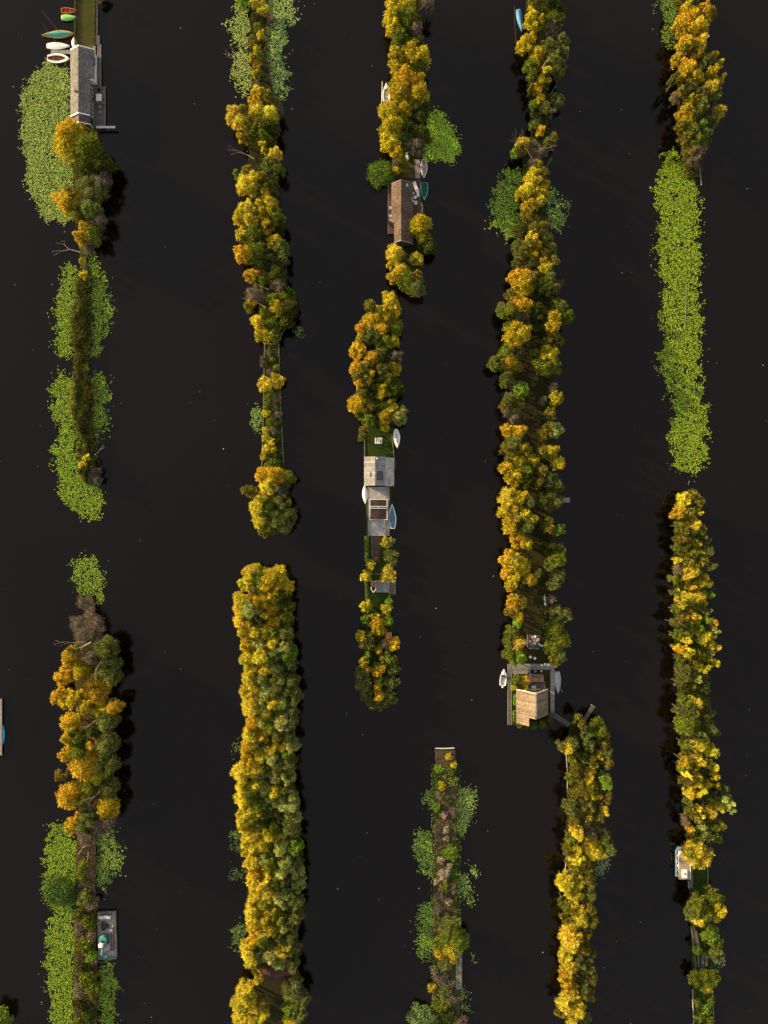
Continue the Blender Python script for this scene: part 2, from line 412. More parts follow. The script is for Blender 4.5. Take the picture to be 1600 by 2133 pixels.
# ------------------------------------------------------------ crowns
def crown(R, Ht, seed, leaf, nleaf, nl, style, base=.28):
    """style r: rounded boughs, f: feathery upright sprays, b: twiggy half bare, d: fine dome"""
    r = np.random.RandomState(seed)
    C, D, LR = [], [], []
    ga = 2.39996
    for i in range(nl):
        u = (i + .5) / nl
        rr = R * math.sqrt(u) * .80; th = i * ga + r.rand() * .9
        top = Ht * (base + (1 - base) * math.sqrt(max(0, 1 - (rr / R) ** 2)))
        zz = base * Ht + (top - base * Ht) * r.uniform(.42, 1.0)
        C.append((rr * math.cos(th) * r.uniform(.85, 1.12), rr * math.sin(th) * r.uniform(.85, 1.12), zz)); LR.append(R * r.uniform(.19, .36) * (1.3 if nl < 13 and R < 1.2 else 1))
    for i in range(max(3, nl // 3)):             # lower boughs
        th = r.rand() * 6.28; rr = R * r.uniform(.35, .8)
        C.append((rr * math.cos(th), rr * math.sin(th), Ht * r.uniform(base, .55))); LR.append(R * r.uniform(.25, .36))
    C = np.array(C); LR = np.array(LR) * (.80 if style == 'f' else 1)
    p = LR ** 2 / (LR ** 2).sum()
    idx = r.choice(len(C), nleaf, p=p)
    d = r.normal(size=(nleaf, 3)); d[:, 2] += .55; d = unit(d)
    d = np.where(d[:, 2:3] < -.25, -d, d)
    c0 = C[idx]; lr = LR[idx][:, None]
    # uneven tufts: each bough surface pushed in and out
    ph = r.rand(len(C), 3) * 6.28
    tuft = 1 + .34 * np.sin(d[:, 0:1] * 7 + ph[idx, 0:1]) * np.sin(d[:, 1:2] * 7 + ph[idx, 1:2]) + .20 * np.sin(d[:, 2:3] * 11 + ph[idx, 2:3])
    rad = lr * tuft * (r.rand(nleaf, 1) ** .5) * 1.12
    far = r.rand(nleaf, 1) < .15; rad = np.where(far, lr * r.uniform(1.05, 1.5, (nleaf, 1)), rad)
    stretch = {'r': 1.0, 'f': 1.35, 'b': 1.25, 'd': .8}[style]
    P = c0 + d * rad * np.array([1, 1, stretch])
    P[:, 2] = np.maximum(P[:, 2], .12)
    rn = unit(r.normal(size=(nleaf, 3)))
    if style == 'r':
        Nn = unit(d + rn * 1.15); T = unit(np.cross(Nn, rn) + d * .35); L = leaf * r.uniform(.7, 1.35, nleaf); Wd = L * .72
    elif style == 'f':
        T = unit(d + rn * .35 + np.array([0, 0, .15])); Nn = unit(np.cross(T, rn) + d * .5 - T * (T * d).sum(1, keepdims=True) * .3)
        L = leaf * r.uniform(1.1, 2.7, nleaf); Wd = leaf * r.uniform(.32, .52, nleaf)
    elif style == 'b':
        T = unit(d + rn * .5); Nn = rn; L = leaf * r.uniform(1.5, 3.6, nleaf); Wd = leaf * .2 * r.uniform(.7, 1.5, nleaf)
    else:
        Nn = unit(d + rn * .9); T = unit(np.cross(Nn, rn)); L = leaf * r.uniform(.7, 1.2, nleaf); Wd = L * .6
    V, F = leaf_arrays(P, T, Nn, L, Wd)
    return npmesh('crown', V, F, M['leaf'])

def trunk_mesh(R, Ht, seed):
    r = random.Random(seed); b = MB()
    tr = max(.06, Ht * .022)
    b.tube((0, 0, -.3), (0, 0, Ht * .35), tr * 1.25, tr, 7)
    top = (r.uniform(-.1, .1) * R, r.uniform(-.1, .1) * R, Ht * .75)
    b.tube((0, 0, Ht * .35), top, tr, tr * .4, 6)
    for i in range(6):
        th = i * 1.05 + r.random() * .5; z0 = Ht * r.uniform(.2, .5); q = R * r.uniform(.5, .8)
        mid = (math.cos(th) * q * .5, math.sin(th) * q * .5, z0 + Ht * .14)
        b.tube((0, 0, z0), mid, tr * .6, tr * .38, 5)
        b.tube(mid, (math.cos(th + .25) * q, math.sin(th + .25) * q, z0 + Ht * .3), tr * .38, tr * .12, 5)
    me = bpy.data.meshes.new('trunk'); me.from_pydata(b.v, [], b.f); me.materials.append(M['bark'])
    return me

PROTO = {}
def reg(key, R, Ht, leaf, nleaf, nl, style, base=.28, n=4):
    PROTO[key] = [(R, Ht, crown(R, Ht, hash_(key) + i * 17, leaf, nleaf, nl, style, base), trunk_mesh(R, Ht, i + hash_(key))) for i in range(n)]
def hash_(s): return sum(ord(c) * (i + 3) for i, c in enumerate(s)) % 997
reg('r_big', 2.6, 7.5, .26, 10500, 32, 'r'); reg('r_mid', 1.6, 6.5, .23, 5000, 17, 'r'); reg('r_small', .95, 5.0, .19, 2300, 9, 'r')
reg('f_big', 2.6, 7.5, .26, 9500, 46, 'f'); reg('f_mid', 1.6, 6.5, .22, 5200, 25, 'f'); reg('f_small', .95, 5.0, .19, 2500, 12, 'f')
reg('b_big', 2.4, 5.5, .24, 4200, 18, 'b'); reg('b_mid', 1.5, 4.5, .22, 2200, 11, 'b'); reg('b_small', .9, 3.0, .18, 1000, 6, 'b')
reg('sr', 1.0, 1.7, .20, 1500, 14, 'r', .1); reg('sf', 1.0, 1.9, .20, 1500, 14, 'f', .05); reg('sb', 1.0, 1.5, .19, 1100, 8, 'b', .05)
reg('dome', 2.4, 1.9, .19, 9000, 34, 'd', .05, 2)

# letter -> (style, base colour, words); yellows, golds and oranges have sunlight put into the colour
TK = {
 'y': ('r', (.50, .42, .032), 'golden'), 'o': ('r', (.56, .40, .034), 'orange-tinted'), 'g': ('r', (.165, .205, .026), 'olive green'),
 'd': ('r', (.075, .095, .018), 'dark green'), 'Y': ('f', (.66, .58, .065), 'sunlit yellow'), 'w': ('f', (.19, .225, .060), 'grey-green'),
 'W': ('f', (.42, .47, .14), 'pale silvery'), 'l': ('r', (.19, .30, .035), 'fresh green'), 'b': ('b', (.19, .165, .12), 'brown half-bare'),
 'F': ('f', (.50, .42, .33), 'cream-flowering'), 'r': ('r', (.42, .09, .03), 'red-leaved'),
}
ORD = ['', 'first', 'second', 'third', 'fourth', 'fifth', 'sixth', 'seventh', 'eighth', 'ninth', 'tenth', 'eleventh', 'twelfth', 'thirteenth',
       'fourteenth', 'fifteenth', 'sixteenth', 'seventeenth', 'eighteenth', 'nineteenth', 'twentieth', 'twenty-first', 'twenty-second', 'twenty-third', 'twenty-fourth', 'twenty-fifth', 'twenty-sixth']

# (default height m, photo phrase, island key, plants "x,y,r,kind[,height]")
SEG = []
def seg(h, where, key, data): SEG.append((h, where, key, data))
seg(3.0, 'at the top edge beside the top left lawn', 'A', '''211,-6,11,d''')
seg(7.5, 'below the long shingled boathouse', 'A', '''145,285,30,o 152,300,32,y 185,312,27,g 215,345,22,d 190,358,28,d 138,420,20,o 150,402,11,o 195,395,26,w
190,440,20,w 207,462,15,b 180,480,15,y 196,492,15,g 165,492,9,o 172,505,8,o 216,380,18,b 170,440,16,g 165,455,10,o''')
seg(2.2, 'on the narrow reed strip, left', 'A', '''171,545,5,y 175,573,9,Y 188,520,10,b 183,955,9,Y 175,968,9,y 196,985,13,b 177,982,11,d 190,960,10,d 178,930,4,l 205,1000,9,b''')
seg(3.2, 'bare tip above leftmost orange trees', 'B', '''175,1255,12,b 190,1275,12,b 165,1300,18,b 202,1300,17,b 180,1320,22,b 205,1325,14,b''')
seg(8.0, 'orange strip at lower left', 'B', '''157,1352,10,y 150,1369,21,o 172,1396,17,y 225,1350,21,w 228,1388,23,w 135,1406,15,o 195,1368,14,b 124,1450,16,o 148,1456,19,y
205,1432,24,o 180,1470,14,y 237,1412,16,w 240,1470,14,o 215,1480,19,y 150,1502,19,o 226,1502,20,w 145,1536,14,y 163,1532,16,g 197,1546,12,o 227,1545,21,w 143,1570,13,o 167,1562,14,g
180,1590,28,o 222,1590,23,w 127,1612,11,y 206,1612,19,y 150,1655,24,o 180,1663,17,w 230,1640,20,w 225,1680,23,y 155,1715,16,o 186,1705,21,w 220,1710,20,b 184,1737,18,b 190,1635,15,g 200,1520,14,d''')
seg(1.8, 'brown strip beside the barge', 'B', '''173,1802,12,g 170,1822,9,g 176,1870,16,w 191,1882,12,b 170,1902,15,d 186,1920,16,g 165,1932,11,b 176,1965,18,g 191,1990,13,l 170,2010,13,d 181,2035,18,g
165,2060,11,b 191,2062,15,g 166,2090,13,d 186,2110,17,d 161,2128,9,g 190,1945,10,b''')
seg(4.0, 'in the bottom left corner', 'B', '''0,2124,20,l''')
seg(3.0, 'between the two pale lily beds', 'C', '''505,6,12,l 530,8,9,Y 547,20,13,Y 532,38,8,d 565,40,9,b 536,60,8,g 543,72,9,y 527,86,10,Y 546,92,8,d 536,102,8,y 541,118,8,g 525,122,6,y
536,136,9,o 541,160,9,d 530,155,7,y 536,180,8,b''')
seg(7.0, 'just below the two pale lily beds', 'C', '''540,196,13,y 556,207,11,g 575,215,10,b 527,216,8,o 488,241,16,Y 502,258,18,Y 511,236,10,y 537,238,19,Y 563,242,17,Y 541,264,11,o 582,232,8,b
566,272,15,d 530,276,13,g 577,266,8,b 502,288,7,o 516,291,10,g 552,291,14,g 551,310,9,Y 575,326,14,Y 560,312,9,d 576,346,12,w 587,357,8,g 560,346,12,w 495,366,8,l 515,360,11,o
517,385,21,Y 533,377,12,y 558,391,11,Y 546,374,11,d 556,406,10,w''')
seg(7.5, 'thick middle of second strip', 'C', '''556,428,19,y 555,412,9,o 515,440,19,Y 503,456,16,y 521,463,18,Y 577,456,14,g 552,456,9,y 505,490,13,Y 527,492,20,g 558,474,12,y 582,472,13,d
574,505,14,y 587,521,16,w 508,531,17,o 535,531,19,g 592,543,9,w 568,541,9,w 553,551,12,d 525,576,15,o 543,590,14,g 580,577,17,d 583,601,14,b 530,616,15,b 527,630,9,o 595,616,15,g''')
seg(6.5, 'just above the boarded garden', 'C', '''606,636,11,g 571,626,12,l 587,618,7,l 519,641,9,g 580,645,17,y 601,651,15,d 555,656,15,g 540,671,14,Y 571,676,17,g 596,671,14,d 545,696,13,y 560,701,12,y
572,690,12,w 576,704,8,l''')
seg(1.2, 'in the boarded garden strip', 'C', '''561,736,6,b 568,750,6,l 556,762,6,d 575,766,7,l 548,758,6,b 565,773,8,b 560,830,10,g 573,832,8,b 556,846,9,g 575,851,8,w 555,861,9,y 578,863,8,b
565,876,10,g 580,881,8,d 553,896,7,Y 569,896,8,b 555,912,9,Y 566,921,8,Y 576,921,7,d 554,936,9,Y 570,938,7,y 550,951,7,o 576,951,7,d 562,966,10,g 576,965,9,l 547,748,5,b''')
seg(3.5, 'above the boarded garden strip', 'C', '''552,801,14,Y 580,795,13,Y 572,786,8,y''')
seg(7.0, 'round clump ending second strip', 'C', '''548,990,15,o 568,990,17,o 586,996,15,o 601,996,14,g 560,1011,17,Y 515,1022,11,Y 530,1026,10,y 586,1016,17,b 545,1040,15,Y 590,1046,15,w 575,1046,11,o
535,1060,15,Y 560,1061,17,g 601,1076,17,w 545,1086,17,Y 581,1086,21,w 550,1108,11,Y 566,1101,13,g 594,1100,13,w''')
# long willow strip: filled row by row below
seg(8.0, 'above the tan-roofed boathouse', 'E', '''820,5,14,y 845,15,20,y 815,36,15,y 845,46,22,g 891,12,13,b 822,60,15,y 866,66,13,b 835,81,16,g 831,92,14,w 856,112,20,y 876,121,19,y
822,117,13,y 826,141,17,y 871,141,20,g 875,92,8,g 841,166,19,o 866,176,17,o 835,191,22,y 871,201,21,y 876,226,18,d 812,236,21,y 841,236,17,y 815,270,22,y 846,266,18,g 817,299,20,y 838,299,20,w
826,320,13,y 868,256,20,d 874,286,22,d 868,311,15,b''')
seg(2.5, 'beside the tan-roofed boathouse', 'E', '''830,353,11,y 825,341,8,b 841,346,8,g 876,511,8,b''')
seg(5.5, 'just below the tan-roofed boathouse', 'E', '''873,471,21,y 885,501,13,g 895,516,13,d 820,526,15,Y 826,541,9,y 868,541,13,Y 815,551,8,y 835,566,17,Y 849,585,21,g 822,576,12,o 871,580,11,y
866,571,5,o 865,601,18,w''')
seg(7.5, 'upper part of middle thicket', 'F', '''812,626,15,y 819,646,17,y 771,641,11,y 796,651,13,y 811,666,16,y 821,681,18,g 771,671,17,o 755,686,13,o 796,686,15,o 776,701,17,w 750,706,8,Y
820,711,12,y 801,716,17,g 748,732,15,o 736,730,7,Y 776,746,14,o 790,741,13,w 825,746,13,b 745,766,14,o 766,771,13,w 801,771,17,w 822,770,13,y 745,786,11,o 774,781,9,Y 765,796,11,o 811,791,17,g
790,791,13,d 750,798,9,o 798,813,15,y 776,813,15,d 825,811,15,d''')
seg(6.5, 'near the white picnic table', 'F', '''755,821,11,y 745,842,18,o 771,850,11,Y 800,841,15,d 815,839,9,y 756,861,15,g 790,861,13,d 815,853,12,Y 830,868,14,W 801,871,13,y
838,857,9,W 841,875,8,W 768,876,13,g 785,881,9,d 757,899,10,w 801,891,9,Y 755,911,8,w''')
seg(1.8, 'between glass panels and tiny hut', 'F', '''803,1130,10,Y 814,1128,8,W 815,1160,16,w 772,1176,10,Y 762,1201,11,Y 809,1196,16,Y''')
seg(2.6, 'bushy tail of middle strip', 'F', '''762,1263,12,Y 805,1268,11,Y 811,1255,8,l 762,1290,10,l 785,1296,18,o 811,1291,10,l 755,1326,13,y 766,1336,16,w 790,1311,14,y 822,1340,14,o
801,1342,11,b 809,1371,16,g 790,1352,8,y 765,1366,9,l 758,1381,11,y 790,1396,14,o 755,1401,14,w 766,1394,8,o 820,1391,13,w 760,1426,17,w 815,1421,16,w 790,1416,11,g 787,1431,8,o 790,1450,11,o
766,1451,15,w 810,1451,17,w 795,1466,13,w 776,1465,11,w''')
seg(1.0, 'low strip at bottom centre', 'G', '''936,1576,7,y 946,1592,7,Y 915,1601,9,l 930,1606,13,w 945,1626,11,w 920,1636,9,y 915,1656,8,b 930,1666,9,w 910,1681,9,l 925,1696,7,F 945,1691,8,b
910,1726,8,b 928,1728,7,F 930,1745,6,F 938,1776,15,l 918,1791,8,F 937,1801,6,F 925,1821,12,F 925,1846,11,g 910,1836,7,F 935,1876,7,F 920,1862,9,b 945,1850,8,b 912,1895,9,b
925,2011,13,w 920,2041,13,b 926,2061,14,w 900,2056,9,Y 940,2046,9,b 920,2091,16,g 941,2081,11,b 930,2120,20,d 956,2128,14,b 905,2020,8,b 945,2000,7,o''')
seg(3.6, 'beside the long grey dock', 'G', '''935,1926,20,w 946,1942,18,g 925,1960,20,g 955,1960,19,g 940,1976,18,y 915,1985,9,y''')
seg(8.0, 'beside the blue covered boat', 'H', '''1146,20,21,d 1112,2,11,y 1150,46,18,g 1160,30,15,d 1106,40,14,y 1110,60,13,y 1126,50,7,y 1146,66,15,b 1092,96,15,y 1106,85,9,y
1168,90,13,w 1140,105,16,w 1120,119,16,y 1170,116,13,w 1150,131,20,w 1165,146,13,w 1105,141,13,g 1130,136,11,b 1106,160,8,g 1136,160,12,y''')
seg(4.5, 'narrow part below the blue boat', 'H', '''1123,176,8,o 1118,190,8,o 1126,206,8,o 1105,188,6,g 1160,211,13,w 1136,226,12,w 1110,220,8,l 1150,236,8,b 1112,262,9,l 1126,271,9,o
1150,292,10,Y 1138,298,7,w''')
seg(6.5, 'level with right-of-centre lily bed', 'H', '''1090,302,13,y 1106,309,13,b 1080,316,11,Y 1070,323,9,l 1116,320,14,b 1131,318,9,b 1111,341,12,b 1118,346,9,y 1110,371,16,Y 1098,399,14,Y
1085,406,9,y 1130,366,11,g 1136,386,8,o 1126,406,13,y 1122,421,12,Y 1101,431,14,o 1095,451,11,y 1112,463,11,o 1130,476,11,y 1086,481,14,d 1110,481,11,y''')
seg(7.5, 'below the right-of-centre lily bed', 'H', '''1136,501,16,w 1106,501,13,Y 1100,511,11,y 1081,516,14,w 1146,521,13,w 1118,516,8,o 1085,531,11,w 1111,531,13,y 1133,533,11,o 1075,548,8,w
1127,546,8,o 1150,547,11,o 1110,556,13,w 1135,561,13,y 1087,578,20,o 1105,580,11,o 1066,580,9,o 1141,581,14,w 1126,592,9,l 1165,591,8,b 1150,601,14,w 1090,599,18,y 1136,606,13,d 1060,616,11,g''')
seg(8.0, 'widest bulge right of centre', 'H', '''1080,636,18,o 1095,641,12,o 1046,646,13,w 1060,651,14,g 1166,641,14,w 1156,631,11,o 1180,661,13,g 1151,661,12,y 1115,646,13,d 1121,671,14,d
1150,681,14,y 1085,666,16,b 1160,666,12,g 1055,681,8,g 1075,696,22,y 1091,690,12,Y 1155,701,11,y 1160,716,12,d 1140,713,11,d''')
seg(7.0, 'by clearing right of centre', 'H', '''1051,736,13,g 1031,757,13,w 1060,756,17,y 1076,766,11,g 1055,786,13,w 1115,736,9,g 1143,742,17,y 1131,766,18,g 1151,766,14,g 1085,813,14,l 1051,801,8,w
1060,831,13,w 1050,846,11,b 1055,861,8,b 1068,873,9,b 1081,841,11,d 1156,831,14,y 1151,811,9,b 1146,861,11,y 1130,836,8,b 1156,895,14,W 1141,891,11,g 1130,906,11,w''')
seg(7.5, 'just above the tiny grey jetty', 'H', '''1056,896,12,o 1076,901,14,o 1088,897,9,o 1070,921,16,w 1051,936,11,b 1091,936,13,y 1146,941,14,y 1126,941,11,d 1160,966,12,y 1060,951,11,y 1055,976,14,y
1076,966,18,y 1100,976,16,g 1110,961,12,y 1126,981,11,y 1071,996,16,y 1095,1001,16,d 1146,1001,16,w 1160,1011,12,w 1120,1006,11,w''')
seg(7.5, 'level with the tiny grey jetty', 'H', '''1060,1036,18,Y 1085,1036,14,y 1055,1061,16,y 1076,1071,18,Y 1101,1046,13,w 1095,1071,12,y 1060,1086,14,y 1145,1036,16,w 1155,1046,14,w 1130,1041,13,d
1110,1081,8,y 1060,1101,12,y 1096,1096,14,w 1140,1086,9,g''')
seg(6.5, 'flanking the long dark lawn', 'H', '''1165,1103,12,l 1141,1101,11,d 1080,1126,16,o 1095,1131,12,y 1060,1151,9,o 1146,1141,16,d 1165,1146,12,w 1055,1166,12,o 1075,1171,16,Y 1086,1181,16,y 1055,1191,12,o
1160,1166,16,g 1146,1176,14,w 1105,1206,12,o 1070,1196,16,y 1065,1216,12,y 1120,1191,8,w 1160,1201,16,w 1150,1216,12,w 1070,1256,14,o 1065,1271,11,y 1085,1256,11,w 1080,1286,9,y 1078,1298,7,l
1147,1246,7,b''')
seg(5.5, 'flanking the grey tiled terrace', 'H', '''1160,1276,14,w 1176,1281,13,w 1155,1291,9,l 1155,1311,18,g 1166,1331,18,g 1150,1346,16,g 1165,1366,14,w 1155,1376,11,g 1065,1318,13,g 1060,1336,13,w
1060,1361,13,g 1080,1368,12,l 1070,1376,9,l 1075,1340,17,o''')
seg(1.3, 'garden of the striped-roof house', 'H', '''1093,1419,13,Y 1075,1415,9,g 1070,1432,6,y 1072,1418,6,l 1145,1500,6,b 1130,1508,7,g 1112,1511,7,w 1098,1511,7,g 1084,1509,7,g 1148,1488,5,b 1072,1500,5,g''')
seg(7.5, 'below the two diagonal footbridges', 'I', '''1243,1514,16,g 1205,1501,11,l 1250,1521,14,g 1221,1526,13,w 1180,1555,13,Y 1191,1546,13,w 1166,1551,8,w 1255,1546,11,y 1226,1551,13,w 1260,1561,13,w 1246,1570,8,Y 1190,1581,8,g
1232,1583,11,Y 1215,1576,9,w 1265,1586,11,g 1196,1601,11,w 1230,1606,8,Y 1225,1621,8,Y 1260,1626,13,l 1186,1621,8,g 1206,1631,11,Y 1225,1646,18,Y 1241,1650,11,Y 1196,1651,11,w 1262,1656,11,w''')
seg(8.0, 'lower right strip, upper half', 'I', '''1225,1676,13,w 1186,1681,13,w 1258,1685,9,Y 1246,1696,11,w 1192,1705,10,Y 1226,1696,11,d 1200,1731,13,Y 1230,1730,9,b 1185,1746,8,g 1255,1741,14,w 1240,1766,22,Y
1266,1761,12,w 1200,1781,16,Y 1180,1766,11,w 1215,1786,11,y''')
seg(8.0, 'lower right strip, lower half', 'I', '''1190,1806,11,g 1216,1811,11,w 1230,1831,11,y 1175,1836,16,Y 1196,1851,20,Y 1226,1856,13,w 1175,1881,9,g 1186,1886,8,y 1206,1896,12,Y 1226,1886,11,w 1176,1906,11,Y
1210,1911,12,Y 1232,1911,11,w 1185,1946,20,Y 1196,1961,18,Y 1222,1941,11,w 1176,1991,14,Y 1186,2006,12,Y 1215,1971,11,w 1231,1978,8,w 1206,2001,12,w 1222,2011,12,w''')
seg(7.5, 'bottom end, lower right strip', 'I', '''1176,2036,14,o 1191,2051,12,o 1230,2031,11,w 1211,2051,12,w 1180,2086,18,Y 1201,2096,18,Y 1166,2105,11,Y 1225,2066,11,g 1191,2121,12,Y 1216,2111,12,w''')
seg(8.0, 'upper half, top right strip', 'J', '''1415,5,11,Y 1426,18,9,Y 1466,16,9,o 1435,36,17,o 1460,41,18,o 1475,36,11,o 1415,53,12,o 1450,61,16,Y 1426,76,12,o 1460,66,12,o 1425,96,14,o 1456,93,13,Y
1441,96,9,o 1421,111,11,o 1450,116,11,y 1408,127,9,y 1430,146,16,o 1448,123,8,o 1481,126,9,y 1466,136,16,w 1493,140,7,Y 1445,166,14,Y''')
seg(8.0, 'lower half, top right strip', 'J', '''1421,166,11,w 1481,156,11,y 1498,172,7,Y 1401,167,6,w 1475,191,12,Y 1430,191,14,w 1415,196,11,y 1456,201,13,w 1485,206,11,w 1405,208,8,b 1435,213,8,y
1445,216,7,Y 1425,239,14,o 1460,226,13,w 1495,236,11,Y 1450,241,11,w 1478,256,14,w 1430,256,14,y 1458,266,9,l 1415,271,11,w 1440,281,14,w 1465,286,14,w 1450,301,13,g 1426,291,11,g
1450,316,12,b 1435,321,10,b 1445,335,9,b''')
seg(8.0, 'pointed top of rightmost strip', 'K', '''1440,1031,11,o 1425,1039,13,Y 1448,1046,11,y 1412,1061,9,o 1445,1061,11,y 1430,1066,11,d 1408,1073,9,o 1453,1068,6,Y 1425,1081,11,o 1436,1079,8,Y 1412,1096,9,g
1442,1093,13,Y 1463,1101,7,o 1420,1106,11,Y 1435,1111,11,o 1456,1116,11,w 1415,1126,11,Y 1428,1129,10,Y 1447,1131,11,Y 1465,1126,8,w 1408,1141,8,w 1425,1151,11,Y 1457,1149,7,Y 1471,1146,11,w
1441,1151,9,g 1410,1167,7,Y 1430,1171,10,g 1456,1166,11,d 1475,1179,9,w''')
seg(8.0, 'upper part of rightmost strip', 'K', '''1410,1186,9,b 1440,1186,13,Y 1430,1196,12,Y 1402,1206,8,g 1467,1201,7,Y 1430,1211,11,Y 1470,1216,8,Y 1436,1221,7,o 1453,1216,8,Y 1415,1241,12,Y 1451,1241,11,Y
1405,1235,7,w 1475,1238,7,l 1438,1246,9,Y 1417,1259,7,Y 1465,1254,7,y 1441,1263,11,d 1405,1269,8,g 1465,1271,9,w 1445,1286,11,Y 1415,1291,11,Y 1426,1286,8,o 1468,1289,7,l 1481,1295,7,o
1400,1296,7,w 1451,1306,9,l 1485,1311,7,W 1407,1321,9,g 1445,1316,7,Y 1430,1316,8,g 1462,1326,12,Y 1478,1323,8,Y''')
seg(8.0, 'midway along the rightmost strip', 'K', '''1428,1333,6,Y 1475,1341,8,Y 1487,1346,7,Y 1450,1343,9,d 1410,1349,8,o 1427,1356,12,Y 1455,1366,11,o 1475,1356,7,W 1415,1369,8,g 1441,1376,11,w 1460,1389,11,Y
1471,1386,7,w 1485,1379,8,y 1421,1391,13,w 1421,1406,14,w 1445,1411,8,W 1435,1429,11,Y 1410,1421,8,w 1465,1426,12,w 1426,1456,12,g 1450,1463,9,Y 1415,1476,12,w 1435,1481,14,w 1475,1481,8,w
1465,1491,11,o 1430,1506,21,g 1475,1511,11,w''')
seg(8.0, 'rightmost strip above the houseboat', 'K', '''1485,1523,8,l 1451,1526,11,w 1462,1536,8,Y 1450,1549,11,Y 1438,1553,8,Y 1478,1561,13,Y 1425,1549,8,g 1430,1581,11,Y 1451,1579,12,Y 1420,1583,9,o 1442,1593,9,o
1415,1596,8,l 1481,1593,8,Y 1482,1611,8,y 1425,1608,6,Y 1441,1611,11,d 1421,1621,11,w 1452,1616,7,Y 1433,1631,8,Y 1471,1631,7,Y 1488,1633,7,y 1452,1643,14,Y 1432,1649,9,Y 1471,1656,14,d
1430,1666,7,w 1435,1686,11,Y 1451,1689,11,Y 1475,1686,12,Y 1495,1676,11,Y 1511,1666,12,W 1505,1646,11,w 1515,1681,8,W 1456,1716,9,W 1432,1721,8,o 1500,1716,8,Y 1486,1716,11,g 1425,1706,8,b
1466,1736,13,w 1486,1741,11,g 1441,1741,9,d''')
seg(7.0, 'overhanging the beige houseboat roof', 'K', '''1451,1780,25,Y 1432,1772,9,g''')
seg(6.0, 'just below the beige houseboat', 'K', '''1451,1881,16,g 1485,1871,20,g 1498,1891,12,y 1440,1901,13,w 1448,1911,11,Y 1465,1901,12,g 1485,1906,12,y''')
seg(3.0, 'beside the cut reed bundles', 'K', '''1480,1946,16,l 1495,1961,11,g 1490,1986,13,w 1450,1976,8,g 1445,2036,14,g 1466,2041,19,g 1485,2036,14,g 1475,2056,11,y''')
seg(0.9, 'grassy plot at bottom right', 'K', '''1451,2086,9,g 1470,2101,11,l 1480,2086,8,g 1456,2118,10,l 1476,2125,9,g''')

# the long willow strip, in offset rows; its sunlit left side painted with yellower leaves
rw = np.random.RandomState(41)
rows_ = []
yy = 1198.0; i_ = 0
rowsw = []
while yy < 2010:
    t = (yy - 1200) / 800.0
    xl = 498 + 12 * math.sin(yy / 70.0) + 14 * t; xr = 612 + 6 * math.sin(yy / 55.0) + 16 * t
    if yy < 1205: xl += 36; xr -= 26
    elif yy < 1230: xl += 24; xr -= 8
    n = 4 if (i_ % 2 == 0) else 5
    for j in range(n):
        u = (j + .5) / n
        x = xl + (xr - xl) * u + rw.uniform(-6, 6)
        y = yy + rw.uniform(-8, 8)
        if yy > 1975 and u > .3 and u < .6: continue
        r_ = rw.uniform(12.5, 19)
        if u < .25: k_ = rw.choice(list('YYYYYYyo'))
        elif u < .55: k_ = rw.choice(list('YYWwgY'))
        elif u < .75: k_ = rw.choice(list('WwYWgw'))
        else: k_ = rw.choice(list('wwWwl'))
        if t < .14 and u > .3: k_ = rw.choice(list('oydgoyd'))
        rowsw.append((x, y, r_, k_))
    yy += 23.5; i_ += 1
for lo, hi, nm in ((0, 1330, 'top of the willow strip'), (1330, 1460, 'upper part of willow strip'), (1460, 1590, 'upper middle of willow strip'),
                   (1590, 1720, 'middle of the willow strip'), (1720, 1850, 'lower middle of willow strip'), (1850, 3000, 'willow strip above red roof')):
    seg(8.5 if lo else 7.5, nm, 'D', ' '.join('%.0f,%.0f,%.0f,%s' % q for q in rowsw if lo <= q[1] < hi))
seg(6.5, 'around or below the red roof', 'D', '''536,2012,11,Y 540,2032,9,Y 512,2062,18,Y 500,2085,18,Y 520,2075,14,Y 532,2095,14,Y 500,2120,14,Y 520,2122,15,Y 545,2110,14,Y 548,2085,11,g 600,2045,13,w 618,2040,14,w
610,2065,18,w 628,2080,16,w 602,2095,14,l 622,2110,16,w 605,2125,14,y''')

# ------------------------------------------------------------ planting
def half(key, y):
    rows = ISL[key]
    for a, b in zip(rows[:-1], rows[1:]):
        if a[0] <= y <= b[0]:
            t = (y - a[0]) / max(1e-6, b[0] - a[0])
            l = a[1] + (b[1] - a[1]) * t; r = a[2] + (b[2] - a[2]) * t
            return l, r
    q = rows[0] if y < rows[0][0] else rows[-1]
    return q[1], q[2]

